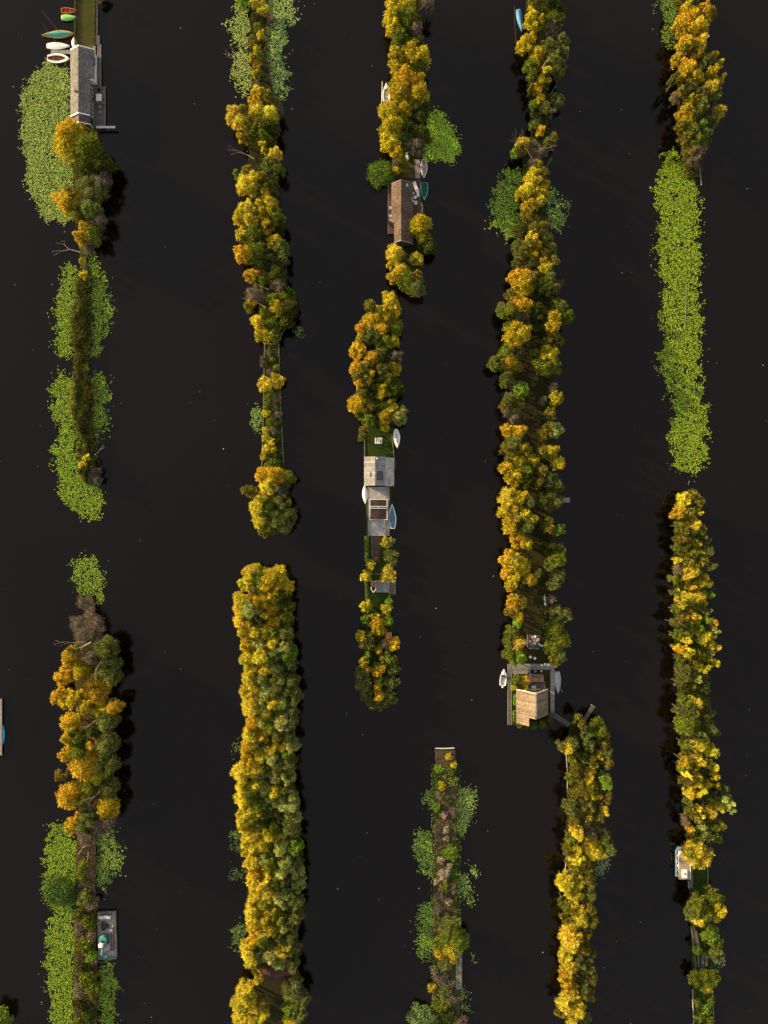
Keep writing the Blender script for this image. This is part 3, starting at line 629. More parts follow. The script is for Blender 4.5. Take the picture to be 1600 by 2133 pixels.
first_used = set()
def plant(x, y, r, k, h, side_words, where, ordn, n_same, low):
    style, colr, word = TK[k]
    R0 = r * K
    if low:                                     # garden shrubs, no visible trunk
        key = {'r': 'sr', 'f': 'sf', 'b': 'sb'}[style]
    else:
        size = 'big' if R0 > 2.05 else ('mid' if R0 > 1.25 else 'small')
        key = style + '_' + size
    ps = PROTO[key]
    R, Ht, cm, tm = ps[int(RNG.randint(len(ps)))]
    hh = h * (1 if low else .86) * RNG.uniform(.82, 1.12) * (min(1.0, .72 + .028 * r) if not low else 1)
    zc = hh * .62
    X, Y = W(x, y, zc)
    s = R0 * 1.12 / R * RNG.uniform(.97, 1.06); sz = hh / Ht
    rz = RNG.uniform(0, 6.28)
    v = RNG.uniform(.85, 1.15); q = RNG.uniform(.93, 1.07)
    c = (colr[0] * v, colr[1] * v * q, colr[2] * v, 1)
    size_w = 'tall ' if (not low and r >= 19) else ('slender ' if (not low and r <= 9) else ('small ' if r <= 7 else ('broad ' if r >= 19 else '')))
    noun = ('shrub' if low else ('willow' if style == 'f' else 'tree'))
    if not low and r <= 9: noun = 'bush'
    if n_same == 1:
        label = 'only %s %s on the %s, %s' % (word, noun, side_words, where)
    else:
        label = '%s %s %s down the %s, %s' % (ORD[ordn], word, noun, side_words, where)
    label = ' '.join(label.split())
    if low:
        o = bpy.data.objects.new('shrub', cm); COL.objects.link(o)
        o.location = (X, Y, .3); o.rotation_euler = (0, 0, rz); o.scale = (s, s, sz); o.color = c
        tag(o, label, 'shrub', 'shrubs on the banks and in the gardens')
        return
    if (noun, x, y) in EXTRA:
        MERGE.append((cm, X, Y, s, sz, rz, c)); return
    e = empty({'willow': 'willow_tree', 'tree': 'tree', 'bush': 'bush'}[noun], (X, Y, .3), rz)
    e.scale = (s, s, sz)
    tag(e, label, noun, {'willow': 'willows crowding the strips of land', 'tree': 'broadleaf trees crowding the strips of land', 'bush': 'slender bushes between the trees'}[noun])
    o = bpy.data.objects.new('crown', cm); COL.objects.link(o); o.parent = e; o.color = c
    t = bpy.data.objects.new('trunk', tm); COL.objects.link(t); t.parent = e

# past 300 of a kind the smallest ones become one thicket object
EXTRA = set(); MERGE = []
_by = {}
for h, where, key, data in SEG:
    for tok in data.split():
        q = tok.split(','); rr_ = float(q[2])
        if h < 2.8 or rr_ <= 6: continue
        nn = 'bush' if rr_ <= 9 else ('willow' if TK[q[3]][0] == 'f' else 'tree')
        _by.setdefault(nn, []).append((rr_, float(q[0]), float(q[1])))
for nn, lst in _by.items():
    lst.sort(reverse=True)
    for rr_, xx, yy in lst[295:]: EXTRA.add((nn, xx, yy))

TREES = []
for h, where, key, data in SEG:
    items = []
    for tok in data.split():
        q = tok.split(',')
        x, y, r, k = float(q[0]), float(q[1]), float(q[2]), q[3]
        low = h < 2.8 or r <= 6
        items.append([x, y, r, k, low])
        TREES.append((x, y, r))
    # left / middle / right by the bank they stand on (bank edges as seen, leaning counted)
    xs = []
    for it in items:
        l, rr = half(key, it[1]); lean = (it[0] - 800) * (h * .62) / H
        it.append((it[0] - lean - l) / max(1.0, rr - l))
    cnt = {}
    words = {}
    for it in items:
        u = it[5]
        zone = 'l' if u < .34 else ('r' if u > .66 else 'm')
        it.append(zone); cnt.setdefault((it[3], zone, it[4]), []).append(it)
    for kk, lst in cnt.items():
        lst.sort(key=lambda q: q[1])
        for i, it in enumerate(lst):
            sw = {'l': 'left bank', 'm': 'middle', 'r': 'right bank'}[kk[1]]
            plant(it[0], it[1], it[2], it[3], h, sw, where, i + 1, len(lst), it[4])

if MERGE:
    Vs, Fs, n0 = [], [], 0
    for cm, X, Y, s, sz, rz, c in MERGE:
        a = np.empty(len(cm.vertices) * 3, np.float32); cm.vertices.foreach_get('co', a); a = a.reshape(-1, 3)
        cz, sn = math.cos(rz), math.sin(rz)
        Vs.append(np.column_stack([X + s * (a[:, 0] * cz - a[:, 1] * sn), Y + s * (a[:, 0] * sn + a[:, 1] * cz), .3 + sz * a[:, 2]]))
    V = np.concatenate(Vs); F = np.arange(len(V)).reshape(-1, 4)
    o = bpy.data.objects.new('thicket', npmesh('thicket', V, F, M['leaf'])); COL.objects.link(o); o.color = (.22, .20, .035, 1)
    tag(o, 'small olive saplings filling gaps between the trees of the strips', 'saplings', kind='stuff')

# rounded mounds of water plants
for x, y, r, c, lab in ((794, 361, 28, (.13, .22, .03, 1), 'round dark green thicket in the water left of the tan-roofed boathouse'),
                        (124, 1856, 33, (.085, .155, .035, 1), 'round fine-leaved green thicket rising from the lily pads left of the barge'),
                        (877, 2116, 26, (.22, .32, .11, 1), 'pale green round thicket in the water at bottom centre')):
    R, Ht, cm, tm = PROTO['dome'][int(x) % 2]
    X, Y = W(x, y, 1.0)
    o = bpy.data.objects.new('water_shrub', cm); COL.objects.link(o)
    o.location = (X, Y, 0.0); o.scale = (r * K / R * 1.08,) * 2 + (1.0,); o.color = c
    tag(o, lab, 'shrub')

# ------------------------------------------------------------ low cover: undergrowth, reeds
def cover(name, label, cat, quads, dens, zlo, zhi, leaf, colr, upright=False, seed=1, lean=None):
    """quads: list of (y0,y1,key or (xl,xr)), leaves scattered between the banks"""
    r = np.random.RandomState(seed); P = []
    for y0, y1, kx in quads:
        n = int(abs(y1 - y0) * K * 5 * dens)
        ys = r.uniform(y0, y1, n)
        for yv in ys:
            l, rr = half(kx, yv) if isinstance(kx, str) else kx
            xx = l + (rr - l) * (r.uniform(-.01, 1.01) if not upright else min(1.12, max(-.12, .5 + r.normal() * .27)))
            P.append(W(xx, yv))
    P = np.array(P); n = len(P)
    cl = np.array([noise.noise((p[0] * .5, p[1] * .5, seed)) for p in P])
    z = .35 + zlo + (zhi - zlo) * np.clip(.5 + cl, 0, 1) * r.rand(n) ** .6
    C = np.column_stack([P, z])
    rn = unit(r.normal(size=(n, 3)))
    if upright:
        T = rn * .75 + np.array([0, 0, 1.0])
        if lean is not None: T = T + np.column_stack([np.sign(P[:, 0] - lean) * 0, P[:, 1] * 0, P[:, 1] * 0])
        T = unit(T); Nn = unit(np.cross(T, rn)); L = leaf * r.uniform(.8, 1.6, n); Wd = leaf * .13 * r.uniform(.7, 1.4, n)
    else:
        Nn = unit(rn + np.array([0, 0, .9])); T = unit(np.cross(Nn, rn)); L = leaf * r.uniform(.7, 1.4, n); Wd = L * .6
    V, F = leaf_arrays(C, T, Nn, L, Wd)
    o = bpy.data.objects.new(name, npmesh(name, V, F, M['leaf'])); COL.objects.link(o); o.color = (*colr, 1)
    return tag(o, label, cat, kind='stuff')
cover('undergrowth', 'dark leafy undergrowth filling the banks of the wooded strips', 'undergrowth',
      [(270, 505, 'A'), (1325, 1735, 'B'), (185, 712, 'C'), (975, 1108, 'C'), (1195, 1995, 'D'), (-15, 318, 'E'), (505, 600, 'E'), (634, 895, 'F'), (1310, 1465, 'F'),
       (-15, 560, 'H'), (560, 720, 'H'), (1005, 1015, 'H'), (1510, 2150, 'I'), (-15, 330, 'J'), (1035, 1765, 'K'), (1855, 1925, 'K'), (2020, 2055, 'K')],
      14, .1, 2.2, .34, (.055, .070, .018), seed=3)
cover('undergrowth', 'darker leafy undergrowth on both edges of the shaded clearing', 'undergrowth',
      [(720, 1005, (1062, 1085)), (720, 1005, (1128, 1152)), (1005, 1370, (1066, 1084)), (1015, 1370, (1132, 1148))], 8, .1, 1.6, .34, (.060, .075, .020), seed=4)
cover('undergrowth', 'low mixed weeds covering the boarded narrow garden strip', 'weeds', [(718, 975, 'C')], 22, .0, .55, .22, (.11, .155, .028), seed=5)
cover('undergrowth', 'low brown and green heath plants on the bottom centre strip', 'weeds', [(1566, 2150, 'G')], 12, .0, .35, .22, (.15, .10, .06), seed=6)
cover('undergrowth', 'green weeds spilling over both edges of the bottom centre strip', 'weeds', [(1590, 2150, (898, 916)), (1590, 2150, (940, 960)), (1600, 1660, (906, 950)), (1985, 2150, (900, 955)), (1690, 1760, (920, 950))], 9, -.1, .8, .24, (.12, .19, .035), seed=16)
cover('grass', 'bright green tussock grass on the bottom centre strip', 'grass', [(1760, 1800, (912, 952)), (1672, 1700, (905, 920)), (1800, 1835, (935, 951)), (1600, 1640, (906, 948))], 34, .0, .4, .25, (.085, .17, .02), seed=7)
cover('undergrowth', 'brown dry stalks and weeds on the strip beside the barge', 'weeds', [(1738, 2150, 'B')], 16, .0, .7, .25, (.13, .10, .05), seed=8)
cover('undergrowth', 'patches of green weeds on the strip beside the barge', 'weeds', [(1780, 1850, (158, 180)), (1860, 2150, 'B')], 9, .1, .9, .26, (.10, .14, .03), seed=18)
cover('grass', 'rough grass on the plot at the bottom right', 'grass', [(2056, 2150, 'K'), (1930, 1985, (1465, 1482))], 26, .0, .5, .24, (.085, .11, .022), seed=9)
cover('reeds', 'tall olive brown reeds standing on the narrow left-hand strip', 'reeds',
      [(566, 600, (166, 183)), (585, 700, (158, 186)), (690, 800, (157, 185)), (790, 900, (158, 191)), (890, 960, (164, 198)), (950, 1004, (172, 205)), (640, 720, (150, 188)), (800, 880, (152, 197))], 38, -.2, .8, 1.15, (.17, .185, .045), upright=True, seed=10)
cover('reeds', 'brown reeds fading into the lilies below the top right trees', 'reeds', [(322, 372, (1424, 1456))], 30, -.1, .7, .9, (.16, .15, .05), upright=True, seed=12)
cover('reeds', 'thin reeds along the edge of the top left lawn', 'reeds', [(-15, 95, (196, 202)), (-15, 95, (157, 160))], 12, .1, .3, .5, (.13, .13, .05), upright=True, seed=11)

# ------------------------------------------------------------ lily pads
def inside(P, poly):
    x, y = P[:, 0], P[:, 1]; c = np.zeros(len(P), bool); n = len(poly)
    for i in range(n):
        x1, y1 = poly[i]; x2, y2 = poly[i - 1]
        cond = ((y1 > y) != (y2 > y)) & (x < (x2 - x1) * (y - y1) / ((y2 - y1) + 1e-12) + x1)
        c ^= cond
    return c
PK = 0
def pads(label, polys, colr, dens=.80, step=2.0, rr=(.7, 1.5), ragged=9, seed=1):
    r = np.random.RandomState(seed); V = []; F = []; n0 = 0
    allP = []
    for poly in polys:
        xs = [p[0] for p in poly]; ys = [p[1] for p in poly]
        gx, gy = np.meshgrid(np.arange(min(xs) - 12, max(xs) + 12, step), np.arange(min(ys) - 12, max(ys) + 12, step))
        P = np.column_stack([gx.ravel(), gy.ravel()]) + r.uniform(-step * .55, step * .55, (gx.size, 2))
        dx = np.array([noise.noise((p[0] * .055, p[1] * .055, seed)) for p in P]) * ragged * 2.2
        dy = np.array([noise.noise((p[0] * .055, p[1] * .055, seed + 9)) for p in P]) * ragged * 2.2
        dx += np.array([noise.noise((p[0] * .17, p[1] * .17, seed + 21)) for p in P]) * 9
        dy += np.array([noise.noise((p[0] * .17, p[1] * .17, seed + 31)) for p in P]) * 9
        jit = r.normal(size=P.shape) * np.where(r.rand(len(P), 1) < .45, 5.5, 1.8)
        ins = inside(P + np.column_stack([dx, dy]) + jit, poly)
        hole = np.array([noise.noise((p[0] * .085, p[1] * .085, seed + 5)) * .55 + noise.noise((p[0] * .17, p[1] * .17, seed + 3)) * .7 + .8 * noise.noise((p[0] * .55, p[1] * .55, seed)) for p in P])
        keep = ins & (hole < (dens - .5) * .95) & (r.rand(len(P)) < .97)
        allP.append(P[keep])
    P = np.concatenate(allP)
    n = len(P); f = K
    X = (P[:, 0] - 800) * f; Y = (1066.5 - P[:, 1]) * f
    R = r.uniform(rr[0], rr[1], n) * K
    a0 = r.uniform(0, 6.28, n); tx = r.normal(size=n) * .05; ty = r.normal(size=n) * .05
    z = r.uniform(.015, .075, n)
    k = 7; vs = []
    for i in range(k):
        a = a0 + 2 * math.pi * i / k
        q = R * (1.0 if i else .82)
        vx = np.cos(a) * q; vy = np.sin(a) * q
        vs.append(np.column_stack([X + vx, Y + vy, np.maximum(.008, z + vx * tx + vy * ty)]))
    V = np.stack(vs, 1).reshape(-1, 3); F = np.arange(len(V)).reshape(-1, k)
    o = bpy.data.objects.new('lily_pads', npmesh('lily_pads', V, F, M['pad'])); COL.objects.link(o); o.color = (*colr, 1)
    return tag(o, label, 'water lilies', kind='stuff')
LG = (.27, .40, .085); LY = (.205, .335, .03); LD = (.20, .33, .075)
pads('broad bed of pale green lily pads left of the long boathouse', [[(100,128),(125,133),(143,142),(146,190),(148,250),(150,300),(165,330),(160,400),(152,440),(145,468),(125,466),(105,460),(88,452),(80,430),(60,400),(55,340),(46,290),(44,230),(46,195),(60,170),(75,150)]], LG, 1.0, 2.0, ragged=5, seed=2)
pads('lily pads along the left edge of the reed strip', [[(135,545),(155,550),(160,580),(157,640),(153,700),(152,745),(135,760),(128,740),(112,730),(118,690),(112,650),(125,620),(125,590)], [(120,775),(145,785),(156,800),(160,850),(163,900),(167,960),(190,1000),(208,1015),(212,1065),(195,1085),(170,1072),(135,1050),(118,1030),(125,1000),(108,960),(110,930),(130,905),(118,880),(105,860),(115,830),(105,815)]], LY, .88, 2.0, ragged=7, seed=3)
pads('lily pads along the right edge of the reed strip', [[(180,530),(200,545),(215,570),(225,585),(218,610),(237,645),(230,690),(212,705),(210,730),(192,742),(187,700),(188,640),(187,580)], [(192,780),(210,778),(228,795),(225,850),(222,870),(215,880),(218,900),(205,915),(197,905),(192,850)]], LY, .84, 2.0, ragged=7, seed=4)
pads('tongue of green lily pads above the grey bare bushes', [[(165,1165),(190,1157),(205,1165),(215,1200),(213,1240),(205,1262),(195,1245),(172,1235),(152,1225),(160,1205),(147,1185)]], (.19, .32, .035), .84, 2.0, seed=5)
pads('lily pads left of the brown strip by the barge', [[(130,1712),(150,1740),(165,1760),(162,1800),(158,1850),(157,1900),(158,1950),(155,2000),(155,2060),(155,2150),(105,2150),(100,2080),(95,2030),(100,1980),(95,1960),(110,1900),(92,1860),(92,1800),(100,1750),(110,1725)]], (.215, .35, .03), .88, 2.0, ragged=7, seed=6)
pads('lily pads right of the brown strip, above the barge', [[(205,1730),(235,1725),(245,1745),(258,1795),(245,1820),(225,1850),(205,1862),(200,1820),(200,1770)]], (.20, .32, .055), .80, 2.0, seed=7)
pads('lily pads right of the brown strip, below the barge', [[(206,2003),(235,2003),(240,2030),(245,2060),(240,2100),(235,2150),(202,2150),(202,2060)]], (.21, .34, .035), .86, 2.0, seed=8)
pads('pale lily bed left of the narrow strip at the top', [[(495,-12),(522,-12),(522,60),(523,130),(526,190),(505,205),(495,190),(485,170),(495,140),(485,120),(495,80),(470,60),(485,40)]], (.31, .42, .10), .86, 2.0, seed=9)
pads('pale lily bed right of the narrow strip at the top', [[(560,-12),(620,-12),(615,30),(605,50),(590,60),(600,80),(595,105),(580,125),(590,135),(600,160),(607,185),(585,205),(560,190),(550,180),(550,70),(562,50)]], (.28, .42, .12), .92, 2.0, seed=10)
pads('small oval group of lily pads left of the boarded strip', [[(530,845),(540,842),(547,870),(540,896),(525,892),(521,865)]], LD, .84, 2.0, ragged=3, seed=11)
pads('tiny cluster of lily pads alone on the dark water', [[(612,688),(622,684),(629,692),(624,702),(614,700)]], (.12, .25, .05), .95, 2.0, ragged=2, seed=12)
pads('dense bright green lily bed beside the moored white boat', [[(875,242),(905,232),(925,235),(937,262),(952,280),(958,320),(945,335),(900,333),(878,330),(872,290)]], (.29, .50, .045), 1.35, 1.8, (.8, 1.6), 3, seed=13)
pads('green lily bed left of the second strip from the right', [[(1060,350),(1080,360),(1088,400),(1086,450),(1080,495),(1060,500),(1045,497),(1035,480),(1018,478),(1030,455),(1022,440),(1028,400),(1040,375)]], (.22, .38, .04), .95, 2.0, seed=14)
pads('scattered lily pads right of the second strip from right', [[(1145,385),(1160,400),(1180,420),(1180,455),(1172,475),(1155,478),(1142,470),(1138,420)]], LD, .78, 2.0, seed=15)
pads('dark green lily pads beside the top right strip', [[(1375,-10),(1400,-10),(1412,30),(1408,95),(1385,90),(1372,70),(1388,45),(1370,15)]], (.17, .28, .05), .80, 2.0, seed=16)
pads('very long bright lily bed below the top right trees', [[(1388,310),(1410,320),(1430,340),(1450,375),(1454,420),(1455,480),(1460,540),(1452,600),(1463,700),(1457,760),(1460,830),(1476,860),(1468,920),(1478,945),(1452,992),(1435,985),(1405,975),(1400,930),(1395,900),(1400,880),(1412,850),(1392,840),(1400,800),(1378,780),(1365,765),(1385,720),(1375,660),(1388,590),(1370,570),(1370,500),(1375,450),(1360,390),(1380,360),(1375,340)]], (.245, .375, .026), .86, 2.0, ragged=8, seed=17)
pads('lily pads left of the bottom centre strip', [[(885,1650),(900,1648),(907,1675),(890,1682)], [(868,1730),(900,1735),(903,1780),(900,1830),(880,1820),(862,1760)], [(885,1880),(902,1875),(905,1930),(902,1980),(895,2000),(870,1995),(865,1975),(875,1940),(870,1905)]], (.22, .38, .06), .92, 2.0, ragged=4, seed=18)
pads('lily pads right of the bottom centre strip', [[(952,1640),(985,1640),(990,1690),(975,1720),(962,1745),(950,1740),(948,1690)], [(953,1820),(975,1825),(980,1860),(960,1870),(952,1860)], [(973,1800),(990,1805),(995,1825),(980,1825)], [(970,1870),(985,1865),(982,1885),(970,1885)], [(958,2060),(972,2055),(965,2085),(955,2080)], [(960,2090),(975,2092),(972,2105),(960,2102)], [(982,1990),(990,1990),(990,2000),(982,2000)]], (.25, .38, .085), .94, 2.0, ragged=3, seed=19)
pads('lily pads at the right edge of the lower right strip', [[(1240,1780),(1262,1780),(1270,1795),(1262,1812),(1250,1825),(1240,1822)]], (.20, .28, .14), .95, 2.0, ragged=2, seed=20)
pads('sparse pale lily pads beside the cut reed bundles', [[(1485,1983),(1505,1988),(1512,2012),(1485,2014)]], (.19, .26, .13), .66, 2.0, ragged=2, seed=21)
pads('dark lily pads peeping out left of the willow strip', [[(485,1728),(508,1730),(508,1778),(488,1772)], [(478,1808),(508,1812),(508,1834),(484,1826)], [(480,1928),(512,1922),(518,1980),(492,1978)], [(488,1545),(506,1548),(504,1572),(488,1570)]], (.13, .22, .06), .82, 2.0, seed=22)

# specks: fallen leaves and foam flecks drifting on the water
r = np.random.RandomState(5); n = 170
X = r.uniform(-82, 82, n); Y = r.uniform(-108, 108, n)
ok = np.ones(n, bool)
for rows in ISL.values():
    for i in range(n):
        py = 1066.5 - Y[i] / K; px = X[i] / K + 800
        if rows[0][0] <= py <= rows[-1][0]:
            for a, b in zip(rows[:-1], rows[1:]):
                if a[0] <= py <= b[0] and min(a[1], b[1]) - 8 < px < max(a[2], b[2]) + 8: ok[i] = False
X, Y = X[ok], Y[ok]; n = len(X)
C = np.column_stack([X, Y, np.full(n, .02)]); a = r.uniform(0, 6.28, n)
T = np.column_stack([np.cos(a), np.sin(a), np.zeros(n)]); Nn = np.tile([0, 0, 1.0], (n, 1))
L = r.uniform(.08, .24, n) * (r.rand(n) ** .6 + .25)
V, F = leaf_arrays(C, T, Nn, L, L * .8)
o = bpy.data.objects.new('floating_leaves', npmesh('floating_leaves', V, F, M['leaf'])); COL.objects.link(o); o.color = (.85, .80, .68, 1)
tag(o, 'tiny pale leaves drifting on the open dark water', 'floating leaves', kind='stuff')
# ------------------------------------------------------------ boats
def outline(t, sr, tm, bp):
    if t < tm: return sr + (1 - sr) * math.sin(math.pi / 2 * t / tm)
    return max(0.0, 1 - ((t - tm) / (1 - tm)) ** bp)

def loft(stations):
    """stations: list of rows of points; quads between them"""
    b = MB(); n = len(stations[0])
    for s in stations: b.v += [tuple(p) for p in s]
    for i in range(len(stations) - 1):
        for j in range(n - 1):
            b.f.append((i*n+j, (i+1)*n+j, (i+1)*n+j+1, i*n+j+1))
    return b

def boat(kind, label, px, py, lpx, wpx, ang, hull, inner, sr=.6, tm=.42, bp=2.0, h=.42, open_=True, foredeck=0.0, thwarts=(), motor=None,
         rim=.09, ends=True, group='small boats moored along the strips', cat='boat', thwart_mat=None, cover_rise=.16, z0=0.0, sheer=.12, fd_mat=None):
    X, Y = W(px, py, .3); Lb, Wb = lpx * K, wpx * K
    e = empty(kind, (X, Y, z0), math.radians(ang))
    tag(e, label, cat, group)
    N_ = 18
    ts = [i / N_ for i in range(N_ + 1)]
    xs = [(t - .5) * Lb for t in ts]
    hw = [outline(t, sr, tm, bp) * Wb / 2 for t in ts]
    zs = [h + sheer * max(0, (t - .5) * 2) ** 2 + sheer * .4 * max(0, (.5 - t) * 2) ** 2 for t in ts]
    st = []
    for x, w_, z in zip(xs, hw, zs):
        q = max(0, w_ - rim)
        half_ = [(x, q, z - .02), (x, q + min(rim, w_) * .15, z + .015), (x, w_, z), (x * .985, w_ * .84, .06), (x * .96, w_ * .35, -.12), (x * .955, 0, -.16)]
        other = [(p[0], -p[1], p[2]) for p in half_[:-1]][::-1]
        st.append(half_ + other)
    b = loft(st)
    n = len(st[0])
    if sr > 0.02:                                # transom
        b.f.append(tuple(range(2, n - 2)))
        w_ = hw[0]
        b.box(xs[0], xs[0] + .07, -w_ * .97, w_ * .97, .05, zs[0] + .012)
    b.build('hull', hull, e)
    k = []
    if open_:
        for x, w_, z, t in zip(xs, hw, zs, ts):
            q = max(0, w_ - rim)
            k.append([(x, q, z - .03), (x, q * .8, .16), (x, 0, .12), (x, -q * .8, .16), (x, -q, z - .03)])
        loft(k).build('interior', inner, e)
        for tt in thwarts:
            i = int(tt * N_); w_ = max(.05, hw[i] - rim * .8)
            tb = MB(); tb.box(xs[i] - .11, xs[i] + .11, -w_, w_, h * .62, h * .62 + .04)
            tb.build('thwart', thwart_mat or hull, e)
        if foredeck:
            i0 = int((1 - foredeck) * N_); k = []
            for i in range(i0, N_ + 1):
                q = max(0, hw[i] - rim * .7); k.append([(xs[i], q, zs[i] + .005), (xs[i], 0, zs[i] + .06), (xs[i], -q, zs[i] + .005)])
            loft(k).build('foredeck', fd_mat or hull, e)
    else:
        for x, w_, z, t in zip(xs, hw, zs, ts):
            q = max(0, w_ - rim * .6); rise = cover_rise * math.sin(math.pi * min(1, max(.0, t))) ** .5
            k.append([(x, q, z + .004), (x, q * .5, z + rise * .75), (x, 0, z + rise), (x, -q * .5, z + rise * .75), (x, -q, z + .004)])
        loft(k).build('cover' if inner is not hull else 'deck', inner, e)
    if motor:
        mb = MB(); mb.box(xs[0] - .42, xs[0] - .02, -.15, .15, h - .05, h + .28); mb.box(xs[0] - .22, xs[0] - .12, -.05, .05, -.3, h)
        mb.build('outboard_motor', motor, e, bevel=.04)
    return e

def rod(name, label, cat, p0, p1, r0, r1, m, group=None):
    b = MB(); b.tube(p0, p1, r0, r1, 6)
    return tag(b.build(name, m), label, cat, group)
def P3(px, py, z):
    x, y = W(px, py, z); return (x, y, z)

B = boat
B('rowing_boat', 'amber and red open boat, topmost against the top left lawn', 144.5, 22.5, 33, 12, 0, M['amber'], M['red'], sr=.75, tm=.3, h=.45, thwarts=(.3, .6), thwart_mat=M['red'])
B('rowing_boat', 'light green covered boat just below the amber and red one', 144.5, 37, 33, 13, 0, M['green_boat'], M['green_boat'], sr=.75, tm=.3, h=.42, open_=False, cover_rise=.22)
e = B('sailing_canoe', 'long dark green sailing boat pointed at both ends, amber rail, mast up', 121.5, 72, 68, 17, 3, M['amber'], M['teal'], sr=.06, tm=.55, bp=1.7, h=.45, open_=False, cover_rise=.5, rim=.25)
mb = MB(); mb.tube((.6, 0, .3), (-1.6, 2.6, 4.2), .06, .03); mb.build('mast', M['varnish'], e)
e = B('sailing_dinghy', 'white decked dinghy with a leaning mast, beside the grey jetty', 121.5, 96, 48, 15, 0, M['white'], M['white'], sr=.6, tm=.35, bp=2.0, h=.42, open_=False, cover_rise=.12)
mb = MB(); mb.tube((.2, 0, .4), (-1.7, 2.3, 4.0), .05, .03); mb.build('mast', M['varnish'], e)
B('dinghy', 'small white dinghy lying upright against the bank above the long roof', 154.5, 87, 21, 11, 90, M['white'], M['white'], sr=.6, tm=.4, h=.35, open_=False, cover_rise=.15)
B('motor_boat', 'white broad-rimmed open boat just below the grey jetty', 122, 122, 45, 20, 0, M['white'], M['varnish'], sr=.62, tm=.4, bp=2.4, h=.5, rim=.42, thwarts=(.3,), thwart_mat=M['varnish'], foredeck=.12)
B('covered_boat', 'white boat under a grey cover by the grey dock, near the green lilies', 883, 352, 39, 14.5, -90, M['white'], M['tarp_grey'], sr=.55, tm=.42, h=.45, open_=False, rim=.16, cover_rise=.2)
B('rowing_boat', 'teal open boat with a dark green interior', 884, 400, 38, 16, -90, M['teal'], M['teal_dark'], sr=.85, tm=.25, h=.45, rim=.18, foredeck=.22, thwarts=(.15, .35, .6), thwart_mat=M['teal_dark'])
B('kayak', 'narrow lime green kayak below the teal boat', 878.5, 434, 26, 5, 90, M['lime'], M['lime'], sr=.05, tm=.5, h=.28, open_=False, cover_rise=.06)
B('cabin_boat', 'white boat half hidden under golden trees behind a white pole', 805, 193, 40, 17, 90, M['white'], M['offwhite'], sr=.8, tm=.3, h=.55, rim=.3, thwarts=(.3, .5), foredeck=.3)
rod('mooring_pole', 'long white pole floating parallel to the half-hidden white boat', 'pole', P3(796.5, 170, .25), P3(795, 215, .25), .05, .05, M['white'])
B('covered_boat', 'boat under a bright blue tarpaulin at the top', 1083, 43, 46, 13, -80, M['blue'], M['blue'], sr=.75, tm=.3, h=.5, open_=False, cover_rise=.35, rim=.05)
rod('mooring_pole', 'long brown pole in the water left of the blue covered boat', 'pole', P3(1071.5, 12, .2), P3(1074.5, 90, .2), .07, .07, M['bark'])
e = B('sailing_dinghy', 'slim white decked dinghy beside the picnic lawn', 826.5, 914, 41, 15, -86, M['white'], M['white'], sr=.35, tm=.4, bp=1.7, h=.4, open_=False, cover_rise=.1)
mb = MB(); mb.box(-1.0, .9, -.04, .04, .52, .60); mb.build('centre_slot', M['black'], e)
B('dinghy', 'closed white boat pointed at both ends, left of the grey deck', 760.5, 1030, 38, 12, 92, M['white'], M['white'], sr=.08, tm=.5, bp=2.3, h=.4, open_=False, cover_rise=.25)
B('sailing_dinghy', 'white pointed boat with a blue cover right of the grey deck', 817.5, 1075, 52, 15.5, 92, M['white'], M['blue_in'], sr=.55, tm=.42, bp=1.5, h=.42, rim=.17, open_=False, cover_rise=.03, sheer=.1)
e = B('motor_boat', 'white open motor boat left of the striped-roof house', 1048.5, 1411, 34, 14.5, 84, M['white'], M['offwhite'], sr=.85, tm=.3, bp=2.6, h=.5, rim=.2, thwarts=(.25, .5), foredeck=.28, motor=M['white'], thwart_mat=M['offwhite'])
mb = MB(); mb.box(.15, .4, -.5, .5, .5, .85); mb.build('windscreen', M['glass'], e)
B('covered_boat', 'silver grey boat right of the striped-roof house', 1161.5, 1422, 47, 14.5, -88, M['alu'], M['alu'], sr=.62, tm=.35, bp=2.0, h=.45, open_=False, cover_rise=.4, rim=.05)
rod('oar', 'orange oar lying across the water by the silver grey boat', 'oar', P3(1166, 1434, .35), P3(1172, 1441, .2), .04, .05, M['amber'])
B('kayak', 'bright blue kayak against the dock at the left edge', 6.5, 1530, 40, 7, 90, M['bluec'], M['bluec'], sr=.05, tm=.5, h=.3, open_=False, cover_rise=.1)
B('paddle_board', 'white pointed board lying on the long dark lawn', 1135, 1252, 30, 5, 92, M['white'], M['white'], sr=.05, tm=.5, h=.12, open_=False, cover_rise=.03, z0=.5, sheer=.02, cat='board', group=None)

# ------------------------------------------------------------ docks, decks and walkways
def deck(name, label, cat, x0, x1, y0, y1, m, z=.45, ang=0, group=None, posts=True):
    """plank deck given by its photo rectangle; ang turns it (degrees)"""
    cx, cy = W((x0 + x1) / 2, (y0 + y1) / 2, z); lx, ly = abs(x1 - x0) * K, abs(y1 - y0) * K
    e = empty(name, (cx, cy, 0), math.radians(ang)); tag(e, label, cat, group)
    b = MB(); b.box(-lx/2, lx/2, -ly/2, ly/2, z - .1, z); b.build('deck_boards', m, e)
    for xa_, xb_ in ((-lx/2 - .03, -lx/2 + .07), (lx/2 - .07, lx/2 + .03)):
        f = MB(); f.box(xa_, xb_, -ly/2 - .03, ly/2 + .03, z - .22, z + .02); f.build('edge_beam', M['plank'], e)
    if posts:
        for a in (-1, 1):
            k = max(1, int(ly / 3.5))
            for i in range(k + 1):
                p = MB(); yy = -ly/2 + .1 + (ly - .2) * i / k
                p.tube((a * (lx/2 - .12), yy, -1.2), (a * (lx/2 - .12), yy, z - .11), .07, .07, 6); p.build('post', M['plank'], e)
    return e
deck('jetty', 'short grey jetty between the two white boats at top left', 'jetty', 106, 147, 104, 112, M['deck_greyx'])
